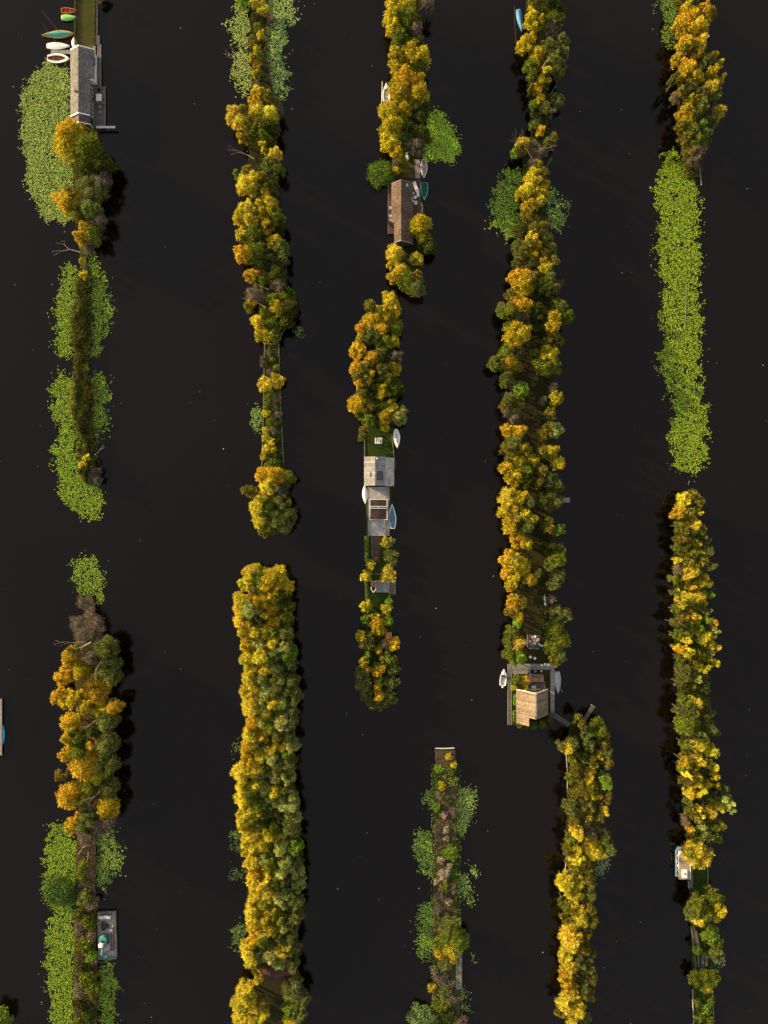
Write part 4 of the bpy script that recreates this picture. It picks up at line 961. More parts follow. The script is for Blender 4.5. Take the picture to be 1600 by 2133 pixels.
deck('walkway', 'narrow grey walkway right of the long boathouse', 'walkway', 199, 207, 74, 92, M['deck_grey'], .42)
deck('walkway', 'long dark walkway along the right side of the long boathouse', 'walkway', 203, 210, 93, 180, M['deck_dark'], .45)
deck('terrace', 'dark plank terrace at the lower right of the long boathouse', 'deck', 195, 219, 180, 266, M['deck_dark'], .5)
deck('dock', 'grey plank dock above the tan-roofed boathouse', 'dock', 865, 875, 332, 371, M['deck_grey'], .45)
deck('terrace', 'red brown wooden deck around the tan-roofed boathouse', 'deck', 808.5, 875.5, 375, 487, M['deck_red'], .5)
deck('terrace', 'small grey deck corner at the upper left of the red brown deck', 'deck', 809, 818, 374, 382, M['deck_dark'], .53, posts=False)
deck('terrace', 'long grey plank deck under the red brown glass panels', 'deck', 766.5, 811, 1014, 1116, M['deck_grey'], .5)
mb = MB(); x0, y0 = W(772, 1116); x1, y1 = W(803, 1015)
mb.box(x0, x1, y0, y1, .45, .53); tag(mb.build('concrete_slab', M['concrete']), 'pale stained concrete slab in the middle of the grey deck', 'paving')
deck('terrace', 'grey weathered plank deck beside the small hut', 'deck', 783, 810, 1209, 1234, M['deck_greyx'], .5, posts=False)
deck('jetty', 'dark brown square platform right of the small hut', 'jetty', 811, 823.5, 1211, 1238, M['deck_dark'], .45)
deck('walkway', 'grey walkway above the striped-roof house', 'walkway', 1060, 1148, 1383, 1395, M['deck_grey'], .5, posts=False)
deck('walkway', 'dark walkway left of the striped-roof house', 'walkway', 1058, 1066, 1384, 1510, M['deck_dark'], .48)
deck('walkway', 'grey walkway right of the striped-roof house', 'walkway', 1147, 1155, 1384, 1495, M['deck_grey'], .52)
deck('terrace', 'pale grey stone corner patio by the small bushes', 'paving', 1067, 1099, 1395.5, 1404, M['deck_greyx'], .44, posts=False)
deck('footbridge', 'dark footbridge slanting down right from the striped-roof house', 'bridge', 1147, 1189, 1493, 1503.5, M['deck_dark'], .6, ang=-33)
deck('footbridge', 'brown footbridge slanting up right above the lower strip', 'bridge', 1205, 1246, 1483.5, 1492, M['deck_dark'], .6, ang=58)
deck('jetty', 'tiny grey jetty sticking out right of the dense trees', 'jetty', 1166, 1187, 1036.5, 1046.5, M['deck_greyx'], .45)
deck('dock', 'long grey plank dock beside the bushy clump at bottom centre', 'dock', 950, 962, 1985, 2061, M['deck_grey'], .45)
deck('dock', 'grey dock cut by the left edge of the picture', 'dock', -14, 3.6, 1456, 1573, M['deck_grey'], .5)
deck('dock', 'small wooden walkway behind the beige houseboat', 'walkway', 1437, 1443, 1795, 1850, M['deck_dark'], .45)
deck('gangplank', 'short plank ramp at the top right of the striped-roof house', 'walkway', 1153, 1161, 1386, 1390, M['plank_pale'], .55, posts=False)
mb = MB(); (xa, ya), (xb, yb) = W(200.5, 267, 1.2), W(240, 262.5, 1.2)
mb.box(xa, xb, ya, yb, 1.15, 1.25); e = tag(mb.build('diving_plank', M['plank_pale']), 'pale blue plank sticking out over the water below the long boathouse', 'plank')
for t_ in (.1, .55):
    mb = MB(); xx = xa + (xb - xa) * t_; mb.box(xx, xx + .12, ya + .05, yb - .05, -.8, 1.147); mb.build('support', M['plank'], e)

# bank boards seen as thin pale lines
def edging(label, pts, m=None, w=.12, z=.5):
    b = MB()
    for (xa_, ya_), (xb_, yb_) in zip(pts[:-1], pts[1:]):
        A = Vector(W(xa_, ya_, z)); Bb = Vector(W(xb_, yb_, z)); d = Bb - A
        b.obox((A.x + Bb.x) / 2, (A.y + Bb.y) / 2, d.length, w, -.4, z, math.atan2(d.y, d.x))
    return tag(b.build('bank_edging', m or M['plank']), label, 'edging', 'timber boards edging the banks')
edging('timber board along the left edge of the top left lawn', [(156.5, -20), (156.5, 80), (159, 97)])
edging('timber board along the right edge of the top left lawn', [(202, -20), (201.5, 76)])
edging('pale board along the left edge of the boarded garden strip', [(551, 716), (549, 840), (545, 985)])
edging('pale board along the right edge of the boarded garden strip', [(580.5, 716), (584, 840), (591, 965)])
edging('short cross board closing the top of the boarded garden strip', [(551.5, 715.5), (580, 716.5)])
edging('board on the left of the picnic table lawn', [(759, 905), (760, 951)])
edging('board on the right of the picnic table lawn', [(816, 905), (821, 951), (823.5, 968), (820, 985)])
edging('board under the bushy garden tail, right side below the hut', [(811.5, 1238), (812, 1258)])
edging('board along the left bank of the houseboat garden', [(1435, 1836), (1436, 1852)])
edging('pale board along the right bank of the houseboat garden', [(1472.5, 1745), (1474, 1800), (1475.5, 1845)])
edging('thin board along the left of the lower right strip, upper part', [(1180, 1565), (1182, 1600), (1183, 1650)])
edging('thin board along the left of the lower right strip, lower part', [(1181, 1785), (1178, 1815)])
edging('narrow timber edge closing the top of the bottom centre strip', [(906.5, 1559.5), (926, 1560), (947, 1559)], M['plank_pale'], .1)
edging('thin board in the water below the top right trees', [(1457, 345), (1462, 385)])
edging('thin board along the left of the trees by the tiled terrace', [(1070, 1292), (1070, 1325)])
edging('board along the right bank of the bottom right plot', [(1485, 2060), (1487, 2140)])
edging('board along the left bank of the bottom right plot', [(1444, 2062), (1445.5, 2140)])
edging('pale line of board inside the very long lily bed', [(1430, 590), (1429, 640), (1427, 685)], M['plank'], .07, .12)

# ------------------------------------------------------------ houses
def slab(b, p0, p1, y0, y1, th):
    (xa, za), (xb, zb) = p0, p1
    n = len(b.v)
    b.v += [(xa, y0, za), (xb, y0, zb), (xb, y1, zb), (xa, y1, za), (xa, y0, za - th), (xb, y0, zb - th), (xb, y1, zb - th), (xa, y1, za - th)]
    b.f += [tuple(n+i for i in q) for q in ((0,1,2,3),(7,6,5,4),(4,5,1,0),(5,6,2,1),(6,7,3,2),(7,4,0,3))]

def px2w(prof):
    return [(W(x, 0, z)[0], z) for x, z in prof]

def roof_part(parent, prof, y0, y1, m, th=.12, name='roof'):
    """prof: world (x,z) profile from left eave to right eave"""
    b = MB()
    for p, q in zip(prof[:-1], prof[1:]): slab(b, p, q, y0, y1, th)
    return b.build(name, m, parent)

def wall_part(parent, prof, y0, y1, m, z0=.45, inset=.25, name='wall'):
    xs = [p[0] for p in prof]
    xl, xr = min(xs) + inset, max(xs) - inset
    def zat(x):
        for (xa, za), (xb, zb) in zip(prof[:-1], prof[1:]):
            if xa <= x <= xb: return za + (zb - za) * (x - xa) / (xb - xa)
        return prof[-1][1]
    pts = [(xl, zat(xl))] + [p for p in prof[1:-1] if xl < p[0] < xr] + [(xr, zat(xr))]
    b = MB(); k = len(pts)
    for y in (y0 + .15, y1 - .15):
        b.poly([(xl, y, z0)] + [(x, y, z - .14) for x, z in pts] + [(xr, y, z0)])
    b.poly([(xl, y0 + .15, z0), (xl, y1 - .15, z0), (xl, y1 - .15, pts[0][1] - .14), (xl, y0 + .15, pts[0][1] - .14)])
    b.poly([(xr, y0 + .15, z0), (xr, y1 - .15, z0), (xr, y1 - .15, pts[-1][1] - .14), (xr, y0 + .15, pts[-1][1] - .14)])
    return b.build(name, m, parent), xl, xr

def barge(parent, prof, y, t=.12, up=.03, m=None):
    """trim board along a gable end"""
    b = MB()
    for p, q in zip(prof[:-1], prof[1:]):
        slab(b, (p[0], p[1] + up), (q[0], q[1] + up), y - t, y + t, .22)
    return b.build('barge_board', m or M['trim'], parent)

def window(parent, x, y0, y1, z0, z1, n, side=1):
    """window in a wall facing +x or -x"""
    f = MB(); t = .07
    X = (x, x + side * .06)
    xa, xb = min(X), max(X)
    f.box(xa, xb, y0, y1, z1 - t, z1); f.box(xa, xb, y0, y1, z0, z0 + t)
    for i in range(n + 1):
        yy = y0 + (y1 - y0) * i / n
        f.box(xa, xb, yy - t / 2, yy + t / 2, z0 + t, z1 - t)
    fr = f.build('window', M['trim'], parent)
    g = MB(); g.box(xa + .01, xb - .03 if side > 0 else xb - .01, y0, y1, z0 + t, z1 - t)
    g.build('pane', M['glass'], fr)
    return fr

def house(name, label, cat='house'):
    e = empty(name, (0, 0, 0)); return tag(e, label, cat)

# 1 long boathouse, top left
e = house('boathouse', 'long boathouse with brown and grey roof slopes and white trim, top left', 'boathouse')
pr = px2w([(146.5, 2.5), (163, 4.1), (196.5, 2.6)])
ya, yb, yc, yd = W(0, 167, 2.6)[1], W(0, 103, 2.6)[1], W(0, 242, 2.6)[1], W(0, 260, 2.5)[1]
roof_part(e, pr, ya, yb, M['roof_shingle']); barge(e, pr, yb + .03)
sl = (pr[2][1] - pr[1][1]) / (pr[2][0] - pr[1][0]); xe = W(187.5, 0, 2.9)[0]
pr2 = [pr[0], pr[1], (xe, pr[1][1] + sl * (xe - pr[1][0]))]
roof_part(e, pr2, yc, ya - .003, M['roof_shingle']); barge(e, pr2, yc)
barge(e, [(xe, pr2[2][1]), pr[2]], ya, .06)
w1, xl, xr = wall_part(e, pr, ya, yb, M['wall_white'])
w2, xl2, xr2 = wall_part(e, pr2, yc, ya + .2, M['wall_dark'], inset=.2)
pr3 = [(p[0] + (.18 if i == 0 else 0) - (.05 if i == 2 else 0), p[1] - .25) for i, p in enumerate(pr2)]
roof_part(e, pr3, yd, yc - .14, M['roof_dark']); barge(e, pr3, yd, .08)
porch = MB()
for xx in (pr3[0][0] + .2, pr3[2][0] - .2): porch.box(xx - .08, xx + .08, yd + .2, yd + .36, .5, pr3[0][1] - .1)
porch.build('porch_post', M['trim'], e)
for (a, b_, z0, z1, n) in ((118, 135, 1.2, 2.2, 2),): window(e, xr + .003, W(0, b_, 2)[1], W(0, a, 2)[1], z0, z1, n)
for (a, b_, z0, z1, n) in ((172, 198, .8, 2.5, 3), (207, 240, .8, 2.5, 4)): window(e, xr2 + .003, W(0, b_, 2)[1], W(0, a, 2)[1], z0, z1, n)
b = MB(); b.box(pr2[1][0] - .9, pr2[1][0] - .6, W(0, 190, 4)[1], W(0, 186, 4)[1], 3.3, 4.3); b.build('chimney', M['steel'], e)
# grey side strip beside its wall
deck('walkway', 'grey gutter-side walkway against the long boathouse wall', 'walkway', 193.5, 198.3, 96, 166, M['deck_greyx'], .43, posts=False)

# 2 boathouse with tan and dark slopes, centre
e = house('boathouse', 'boathouse with tan left and dark speckled right roof slope on a red deck', 'boathouse')
pr = px2w([(815.5, 2.6), (835.5, 4.5), (860.5, 2.6)])
yt, yb = W(0, 382, 2.6)[1], W(0, 507, 2.6)[1]; ym = W(0, 464, 2.6)[1]
roof_part(e, pr, ym, yt, M['roof_dark'])
sl = (pr[1][1] - pr[0][1]) / (pr[1][0] - pr[0][0]); xe = W(821, 0, 2.9)[0]
pr2 = [(xe, pr[1][1] - sl * (pr[1][0] - xe)), pr[1], pr[2]]
roof_part(e, pr2, yb, ym - .003, M['roof_dark']); barge(e, pr2, yb, .07, m=M['plank']); barge(e, pr, yt, .05, m=M['plank'])
wall_part(e, pr, ym, yt, M['wall_grey']); wl, xl, xr = wall_part(e, pr2, yb, ym + .2, M['wall_dark'], inset=.2)
window(e, xl - .003, W(0, 486, 1.6)[1], W(0, 465, 1.6)[1], 1.0, 2.3, 3, -1)
b = MB(); cx, cy = W(848, 386, 3.8); b.box(cx - .25, cx + .25, cy - .3, cy + .3, 3.2, 4.0); b.build('chimney', M['alu'], e)
b = MB(); cx, cy = W(858, 415, 2.8); b.box(cx - .2, cx + .22, cy - .5, cy + .5, 2.55, 2.82); b.build('roof_patch', M['concrete'], e)

# 3 corrugated house above the glass panels
e = house('house', 'house with a peach and blue-grey corrugated roof and dark skylight, centre', 'house')
pr = px2w([(758.5, 2.5), (781.5, 4.0), (802.5, 3.0), (821, 2.6)])
yt, yb = W(0, 951.5, 2.6)[1], W(0, 1011.5, 2.6)[1]
roof_part(e, pr[:3], yb, yt, M['roof_grey']); roof_part(e, [(pr[2][0] + .002, pr[2][1] - .04), pr[3]], yb - .1, yt - .2, M['concrete'], name='extension_roof')
wall_part(e, pr, yb, yt, M['wall_grey'])
g = MB(); slab(g, (pr[2][0] - .06, pr[2][1] + .01), (pr[2][0] + .04, pr[2][1] + .0), yb, yt, .05); g.build('gutter', M['alu'], e)
def on_slope(pa, pb, t): return (pa[0] + (pb[0] - pa[0]) * t, pa[1] + (pb[1] - pa[1]) * t)
p, q = on_slope(pr[1], pr[2], .22), on_slope(pr[1], pr[2], .74)
s_ = MB(); slab(s_, (p[0], p[1] + .08), (q[0], q[1] + .08), W(0, 999, 3.5)[1], W(0, 983, 3.5)[1], .1); sk = s_.build('skylight', M['glass'], e)
s_ = MB(); slab(s_, (p[0] - .08, p[1] + .05), (q[0] + .08, q[1] + .05), W(0, 1000, 3.5)[1], W(0, 982, 3.5)[1], .1); s_.build('frame', M['black'], sk)
b = MB(); p = on_slope(pr[0], pr[1], .55); b.box(p[0] - .12, p[0] + .12, W(0, 993, 3)[1], W(0, 984, 3)[1], p[1] - .1, p[1] + .25); b.build('roof_vent', M['steel'], e)
b = MB(); cx, cy = W(785.5, 955, 4); b.lathe(cx, cy, [(.16, 3.6), (.16, 4.15), (.1, 4.2)], 10); b.build('flue', M['white'], e)

# 4 house with the striped roof
e = house('house', 'square house with a tall golden striped roof and grey right slope', 'house')
pr = px2w([(1075.5, 2.3), (1117, 6.3), (1142, 2.3)])
yt, ym, yb = W(0, 1436, 2.3)[1], W(0, 1488, 2.3)[1], W(0, 1506, 2.3)[1]
roof_part(e, pr, ym, yt, M['roof_tile']); wall_part(e, pr, ym, yt - .3, M['wall_cream'], inset=.35)
sl = (pr[1][1] - pr[0][1]) / (pr[1][0] - pr[0][0]); xe = W(1101, 0, 4.2)[0]
pr2 = [pr[0], (xe, pr[0][1] + sl * (xe - pr[0][0]))]
roof_part(e, pr2, yb, ym - .003, M['roof_tile']); wall_part(e, pr2, yb, ym + .2, M['wall_dark'], inset=.3)
barge(e, pr, yt, .08, m=M['wall_cream']); barge(e, pr, ym, .05, m=M['plank'])
b = MB(); b.box(pr[1][0] - .1, pr[1][0] + .1, ym, yt, pr[1][1] - .02, pr[1][1] + .07); b.build('ridge_cap', M['roof_grey'], e)
b = MB(); cx, cy = W(1115, 1496, 6); b.box(cx - .18, cx + .18, cy + .1, cy + .45, 5.5, 6.6); b.build('chimney', M['brick'], e)
b = MB(); xx, yy = W(1112, 1436, 3); b.box(xx - 1.5, xx + 1.5, yt - .145, yt - .08, 2.2, 3.4); b.build('gable_window', M['glass'], e)
b = MB(); xx, yy = W(1112, 1441, 1); b.box(xx - 1.4, xx + 1.3, yt - .2, yt - .1, .5, 2.1); b.build('door', M['wall_dark'], e)
# shed in front
e = house('shed', 'small rust brown shed roof just above the striped-roof house', 'shed')
b = MB(); x0, x1 = W(1103, 0, 2.2)[0], W(1133, 0, 2.2)[0]; y0, y1 = W(0, 1420, 2.3)[1], W(0, 1404, 2.0)[1]
slab(b, (x0, 2.25), (x1, 2.2), y0, y1, .08); b.build('roof', M['rust_sheet'], e)
b = MB(); b.box(x0 + .2, x1 - .2, y0 + .2, y1 - .2, .4, 2.1); b.build('wall', M['wall_dark'], e)
deck('terrace', 'dark sunken terrace with a timber rail below the small shed', 'deck', 1101, 1135, 1420, 1436, M['deck_dark'], .46, posts=False)
rod('timber_rail', 'brown timber rail right of the small dark terrace', 'rail', P3(1134.5, 1419, 1.2), P3(1136, 1434, 1.2), .06, .06, M['varnish'])
b = MB(); b.obox(*W(1112, 1432, .8), 1.0, .7, .462, .9); tag(b.build('storage_box', M['offwhite'], bevel=.03), 'cream box on the dark terrace by the gable', 'box')

# 5 dark red roof, bottom
e = house('shed', 'dark red sheet-roofed shed below the willow strip', 'shed')
x0, x1 = W(546, 0, 2.6)[0], W(618, 0, 2.6)[0]
ys_ = [W(0, 2000, 2.5)[1], W(0, 2031, 3.6)[1], W(0, 2043, 2.9)[1]]; zz = [2.5, 3.6, 2.9]
b = MB()
for i in range(2):
    n = len(b.v)
    b.v += [(x0, ys_[i], zz[i]), (x1, ys_[i], zz[i]), (x1, ys_[i+1], zz[i+1]), (x0, ys_[i+1], zz[i+1])] + [(x0, ys_[i], zz[i]-.1), (x1, ys_[i], zz[i]-.1), (x1, ys_[i+1], zz[i+1]-.1), (x0, ys_[i+1], zz[i+1]-.1)]
    b.f += [tuple(n+j for j in q) for q in ((3,2,1,0),(4,5,6,7),(0,1,5,4),(1,2,6,5),(2,3,7,6),(3,0,4,7))]
b.build('roof', M['roof_rust'], e)
b = MB(); b.box(x0, x1, ys_[1] - .07, ys_[1] + .07, 3.58, 3.63); b.build('ridge_cap', M['rust_sheet'], e)
b = MB(); b.box(x0 + .3, x1 - .3, ys_[2] + .35, ys_[0] - .3, .35, 2.38); b.build('wall', M['wall_dark'], e)

# 6 small hut and its neighbours
e = house('garden_hut', 'tiny brown hut with a white arched frame left of the grey deck', 'hut')
x0, x1 = W(773.5, 0, 1.6)[0], W(782.5, 0, 1.6)[0]; ya, yb, yc = W(0, 1210, 1.6)[1], W(0, 1222, 1.6)[1], W(0, 1232, 1.6)[1]
b = MB(); b.box(x0, x1, yb, ya, .35, 1.9); b.build('wall', M['rust_sheet'], e)
b = MB(); b.box(x0 - .05, x1 + .05, yb - .05, ya + .05, 1.903, 1.97); b.build('roof', M['rust_sheet'], e)
b = MB(); xm = (x0 + x1) / 2; P_ = [(x0, yb - .06), (x0, yc + .3), (xm, yc - .2), (x1, yc + .3), (x1, yb - .06)]
for p, q in zip(P_[:-1], P_[1:]): b.tube((*p, 1.6), (*q, 1.6), .06, .06, 5)
b.build('frame', M['trim'], e)
e = house('garden_shelter', 'little orange sheet roof among the bushes of the middle strip', 'shelter')
b = MB(); x0, x1 = W(803, 0, 2)[0], W(816, 0, 2)[0]; y0, y1 = W(0, 1330, 2)[1], W(0, 1317, 2)[1]
slab(b, (x0, 2.0), (x1, 2.15), y0, y1, .05); b.build('roof', M['orange_sheet'], e)
b = MB()
for xx in (x0 + .1, x1 - .1):
    for yy in (y0 + .1, y1 - .1): b.box(xx - .05, xx + .05, yy - .05, yy + .05, .3, 1.97)
b.build('post', M['plank'], e)

# 7 glass-panelled box on the grey deck
e = house('greenhouse', 'white-framed box of red brown panels on the grey deck', 'greenhouse')
x0, x1 = W(770, 0, 1.2)[0], W(807, 0, 1.2)[0]; y0, y1 = W(0, 1083, 1.2)[1], W(0, 1040, 1.2)[1]
ym0, ym1 = W(0, 1059, 1.2)[1], W(0, 1054.5, 1.2)[1]
b = MB(); b.box(x0 + .05, x1 - .05, y0 + .05, y1 - .05, .53, 1.0); b.build('wall', M['wall_grey'], e)
xm = (x0 + x1) / 2
def pane(xa, xb, ya_, yb_, zl, zr, m=M['amber_glass'], nm='glass_panel'):
    g = MB(); slab(g, (xa, zl), (xb, zr), ya_, yb_, .04); return g.build(nm, m, e)
for (ya_, yb_) in ((y0 + .1, ym0), (ym1, y1 - .1)):
    pane(x0 + .1, xm - .003, ya_, yb_, 1.05, 1.35); pane(xm + .003, x1 - .1, ya_, yb_, 1.35, 1.05)
for xa, xb in ((x0 + .12, xm - .1), (xm + .1, x1 - .12)): pane(xa, xb, ym0 + .06, ym1 - .06, 1.15, 1.15, M['blue_in'], 'water_tray')
b = MB()
for q in ((x0, x1, y0, y0 + .12), (x0, x1, y1 - .12, y1), (x0, x0 + .12, y0 + .123, y1 - .123), (x1 - .12, x1, y0 + .123, y1 - .123)): b.box(*q, 1.0, 1.12)
b.box(x0 + .123, x1 - .123, ym0 - .02, ym0 + .07, 1.2, 1.4); b.box(x0 + .123, x1 - .123, ym1 - .07, ym1 + .02, 1.2, 1.4); b.box(xm - .06, xm + .06, ym0 + .073, ym1 - .073, 1.2, 1.38)
b.build('frame', M['trim'], e)

# 8 houseboat at the right
e = house('houseboat', 'beige-roofed houseboat with a white side, on the right strip', 'houseboat')
x0, x1 = W(1414.5, 0, 2.6)[0], W(1439, 0, 2.6)[0]; y0, y1 = W(0, 1832, 2.6)[1], W(0, 1776, 2.6)[1]
b = MB(); b.box(x0 + .12, x1 - .05, y0 + .1, y1 - .1, .35, 2.5); b.build('wall', M['white'], e)
b = MB(); b.prism([(x0, y0), (x1, y0), (x1, y1), (x0 + .6, y1), (x0, y1 - .6)], 2.503, 2.62); b.build('roof', M['beige'], e)
b = MB(); b.prism([(x0 - .1, y0 - .3), (x1 + .1, y0 - .3), (x1 + .1, y1 + .4), (x0 + .4, y1 + .5), (x0 - .1, y1 - .3)], -.2, .6); b.build('hull', M['teal_dark'], e)
b = MB(); b.prism([(x0 - .05, y0 - .22), (x1 + .05, y0 - .22), (x1 + .05, y1 + .3), (x0 + .4, y1 + .4), (x0 - .05, y1 - .3)], .603, .66); b.build('side_deck', M['white'], e)
for i in range(5):
    yy = y0 + .5 + i * 1.05
    f = MB(); f.box(x0 + .085, x0 + .117, yy, yy + .75, 1.3, 2.1); wd = f.build('window', M['trim'], e)
    g = MB(); g.box(x0 + .06, x0 + .083, yy + .08, yy + .67, 1.38, 2.02); g.build('pane', M['glass'], wd)
b = MB(); cx, cy = W(1427, 1821, 3.0); b.box(cx - .5, cx + .5, cy - .85, cy + .8, 2.623, 3.05); bx_ = b.build('roof_box', M['white'], e, bevel=.05)
b = MB(); b.lathe(cx, cy + .1, [(.15, 3.05), (.15, 3.14), (.05, 3.16)], 10); b.build('roof_fan', M['black'], bx_)
b = MB(); b.box(x1 - .12, x1 - .02, y0 + .02, y1 - .02, 2.63, 2.7); b.build('roof_rail', M['trim'], e)
B('dinghy', 'teal dinghy bow peeping out above the houseboat', 1415, 1783, 16, 10, 80, M['teal'], M['teal_dark'], sr=.5, tm=.4, h=.4)

# 9 work barge with crane
e = house('work_barge', 'grey rusty work barge moored at lower left', 'barge')
cx, cy = W(222.5, 1949.5, .8); e.location = (cx, cy, 0); e.rotation_euler = (0, 0, math.radians(1.5))
hx, hy = 1.85, 4.8
b = MB(); b.prism([(-hx, -hy), (hx, -hy), (hx, hy), (-hx, hy)], -.4, .7); b.build('hull', M['steel'], e)
b = MB()
for q in ((-hx, hx, hy - .1, hy), (-hx, hx, -hy, -hy + .1), (-hx, -hx + .1, -hy + .103, hy - .103), (hx - .1, hx, -hy + .103, hy - .103)): b.box(*q, .703, .9)
b.build('gunwale', M['plank'], e)
b = MB(); b.box(-hx + .2, hx - .2, -hy + .15, -hy + .6, .703, .72); b.build('bow_plate', M['blue_in'], e)
b = MB(); b.box(-1.6, 1.0, 3.65, 4.25, .703, 1.2); b.build('deck_locker', M['offwhite'], e, bevel=.04)
b = MB(); b.box(-1.2, 1.2, 4.4, 4.6, .703, 1.0); b.build('rusty_chain_tray', M['rust_sheet'], e)
b = MB(); b.box(-1.1, .4, 1.7, 2.5, .703, 1.3); b.build('fuel_tank', M['black'], e, bevel=.05)
b = MB(); b.box(.75, 1.05, -3.1, .2, .703, .85); b.box(1.35, 1.45, -3.0, .5, .703, .95); b.build('steel_beam', M['rust_sheet'], e)
b = MB(); b.box(1.15, 1.5, 1.9, 2.2, .703, 1.2); b.build('generator', M['yellow'], e, bevel=.04)
b = MB(); b.lathe(1.1, 1.3, [(.34, .703), (.34, 1.25), (.2, 1.32)], 12); b.build('drum', M['alu'], e)
b = MB(); b.box(-1.1, -.2, 2.75, 2.95, .703, .85); b.box(-1.0, -.3, 1.15, 1.4, .703, .9); b.build('timber_baulks', M['black'], e)
c = empty('excavator', (cx - .45, cy - .6, .72), math.radians(4)); tag(c, 'teal and white excavator standing on the work barge', 'excavator')
b = MB(); b.box(-.85, -.5, -1.0, .8, 0, .45); b.box(.5, .85, -1.0, .8, 0, .45); b.build('track', M['black'], c, bevel=.08)
b = MB(); pts = [(-.75, -.2), (.75, -.2), (.75, .35)] + [(.75 * math.cos(t), .35 + .75 * math.sin(t)) for t in [i * math.pi / 8 for i in range(1, 8)]] + [(-.75, .35)]
b.prism(pts, .5, 1.3); b.build('engine_cover', M['teal'], c, bevel=.05)
b = MB(); b.box(-.72, .15, -.95, -.22, .5, 1.95); cb = b.build('cab', M['white'], c, bevel=.06)
b = MB(); b.box(-.6, .03, -.99, -.952, 1.1, 1.8); b.build('pane', M['glass'], cb)
b = MB(); b.box(-.3, .4, -.203, .25, 1.303, 1.45); b.build('grille', M['black'], c)
b = MB(); b.tube((.1, -.6, 1.0), (-.12, -2.1, 2.1), .17, .15); b.tube((-.12, -2.1, 2.1), (.15, -3.3, 1.0), .15, .12); b.build('boom', M['teal'], c)
b = MB(); b.box(-.12, .5, -3.6, -3.25, .35, .85); b.build('bucket', M['teal'], c, bevel=.05)
b = MB(); b.tube((.05, -.9, 1.1), (-.05, -1.8, 1.75), .06, .05); b.build('hydraulic_ram', M['black'], c)
tag_b = boat('buoy_float', 'small pale float in the water below the barge', 199, 2004, 5, 4, 40, M['alu'], M['alu'], sr=.4, h=.3, open_=False, cat='float', group=None)

# ------------------------------------------------------------ furniture
def chair_mesh(kind, m):
    b = MB()
    if kind == 'chair':
        b.box(-.25, .25, -.25, .25, .38, .43); b.box(-.25, .25, .22, .28, .43, .85); b.box(-.29, -.25, -.22, .22, .6, .64); b.box(.25, .29, -.22, .22, .6, .64)
        for x in (-.22, .22):
            for y in (-.22, .22): b.box(x - .02, x + .02, y - .02, y + .02, 0, .38)
    elif kind == 'lounger':
        b.box(-.32, .32, -.95, .45, .28, .36); b.poly([(-.32, .45, .36), (.32, .45, .36), (.32, 1.0, .75), (-.32, 1.0, .75)]); b.poly([(-.32, .47, .30), (-.32, 1.02, .70), (.32, 1.02, .70), (.32, .47, .30)])
        for x in (-.28, .28):
            for y in (-.85, .35): b.box(x - .025, x + .025, y - .025, y + .025, 0, .28)
    elif kind == 'round':
        b.lathe(0, 0, [(.05, 0), (.05, .68)], 8); b.lathe(0, 0, [(.42, .685), (.42, .72)], 18); b.lathe(0, 0, [(.22, 0), (.2, .04)], 12)
    elif kind == 'stool':
        b.lathe(0, 0, [(.22, 0), (.27, .2), (.25, .42), (.2, .45)], 14)
    elif kind == 'table':
        b.box(-.45, .45, -.35, .35, .68, .73)
        for x in (-.4, .4):
            for y in (-.3, .3): b.box(x - .025, x + .025, y - .025, y + .025, 0, .68)
    me = bpy.data.meshes.new(kind); me.from_pydata(b.v, [], b.f); me.materials.append(m); return me
FM = {}
def furn(kind, name, label, cat, px, py, ang=0, m='white', z=.5, group=None, s=1.0):
    if (kind, m) not in FM: FM[(kind, m)] = chair_mesh(kind, M[m])
    o = bpy.data.objects.new(name, FM[(kind, m)]); COL.objects.link(o)
    X, Y = W(px, py, z + .5); o.location = (X, Y, z); o.rotation_euler = (0, 0, math.radians(ang)); o.scale = (s, s, s)
    return tag(o, label, cat, group)
WG = 'white garden furniture by the tan-roofed boathouse'
furn('lounger', 'sun_lounger', 'upper white lounger at the right of the red deck, beside the dark roof', 'sun lounger', 866, 389, 18, group=WG, z=.5)
furn('lounger', 'sun_lounger', 'narrow white lounger just below the upper one on the red deck', 'sun lounger', 870.5, 401, 5, group=WG, s=.8)
furn('round', 'garden_table', 'round white table on the right of the red deck', 'table', 865, 411, group=WG, s=.8)
furn('chair', 'garden_chair', 'white square chair below the round white table', 'chair', 866.5, 423, 10, group=WG, s=1.1)
furn('chair', 'garden_chair', 'white chair at the wall edge above the round table', 'chair', 861.5, 402, 80, group=WG, s=.8)
furn('chair', 'garden_chair', 'white chair at the wall edge below the round table', 'chair', 862, 419, 95, group=WG, s=.8)
furn('lounger', 'sun_lounger', 'white lounger alone on the dry lawn above the tan-roofed boathouse', 'sun lounger', 848, 325, 8, group=WG, z=.36, s=.8)
furn('chair', 'garden_chair', 'topmost white chair on the narrow left side of the red deck', 'chair', 813.5, 433, 90, group=WG, s=.9)
furn('chair', 'garden_chair', 'second white chair from the top on the left side of the red deck', 'chair', 813.2, 450, 90, group=WG, s=.9)
furn('chair', 'garden_chair', 'white chair on the left side of the red deck, beside the roof notch', 'chair', 813.4, 458, 90, group=WG, s=.9)
e = empty('picnic_table', (*W(788.5, 918, .9), .36)); tag(e, 'white picnic table with two benches on the lawn', 'picnic table')
b = MB(); b.box(-.35, .35, -.62, .62, .68, .74); b.build('tabletop', M['white'], e)
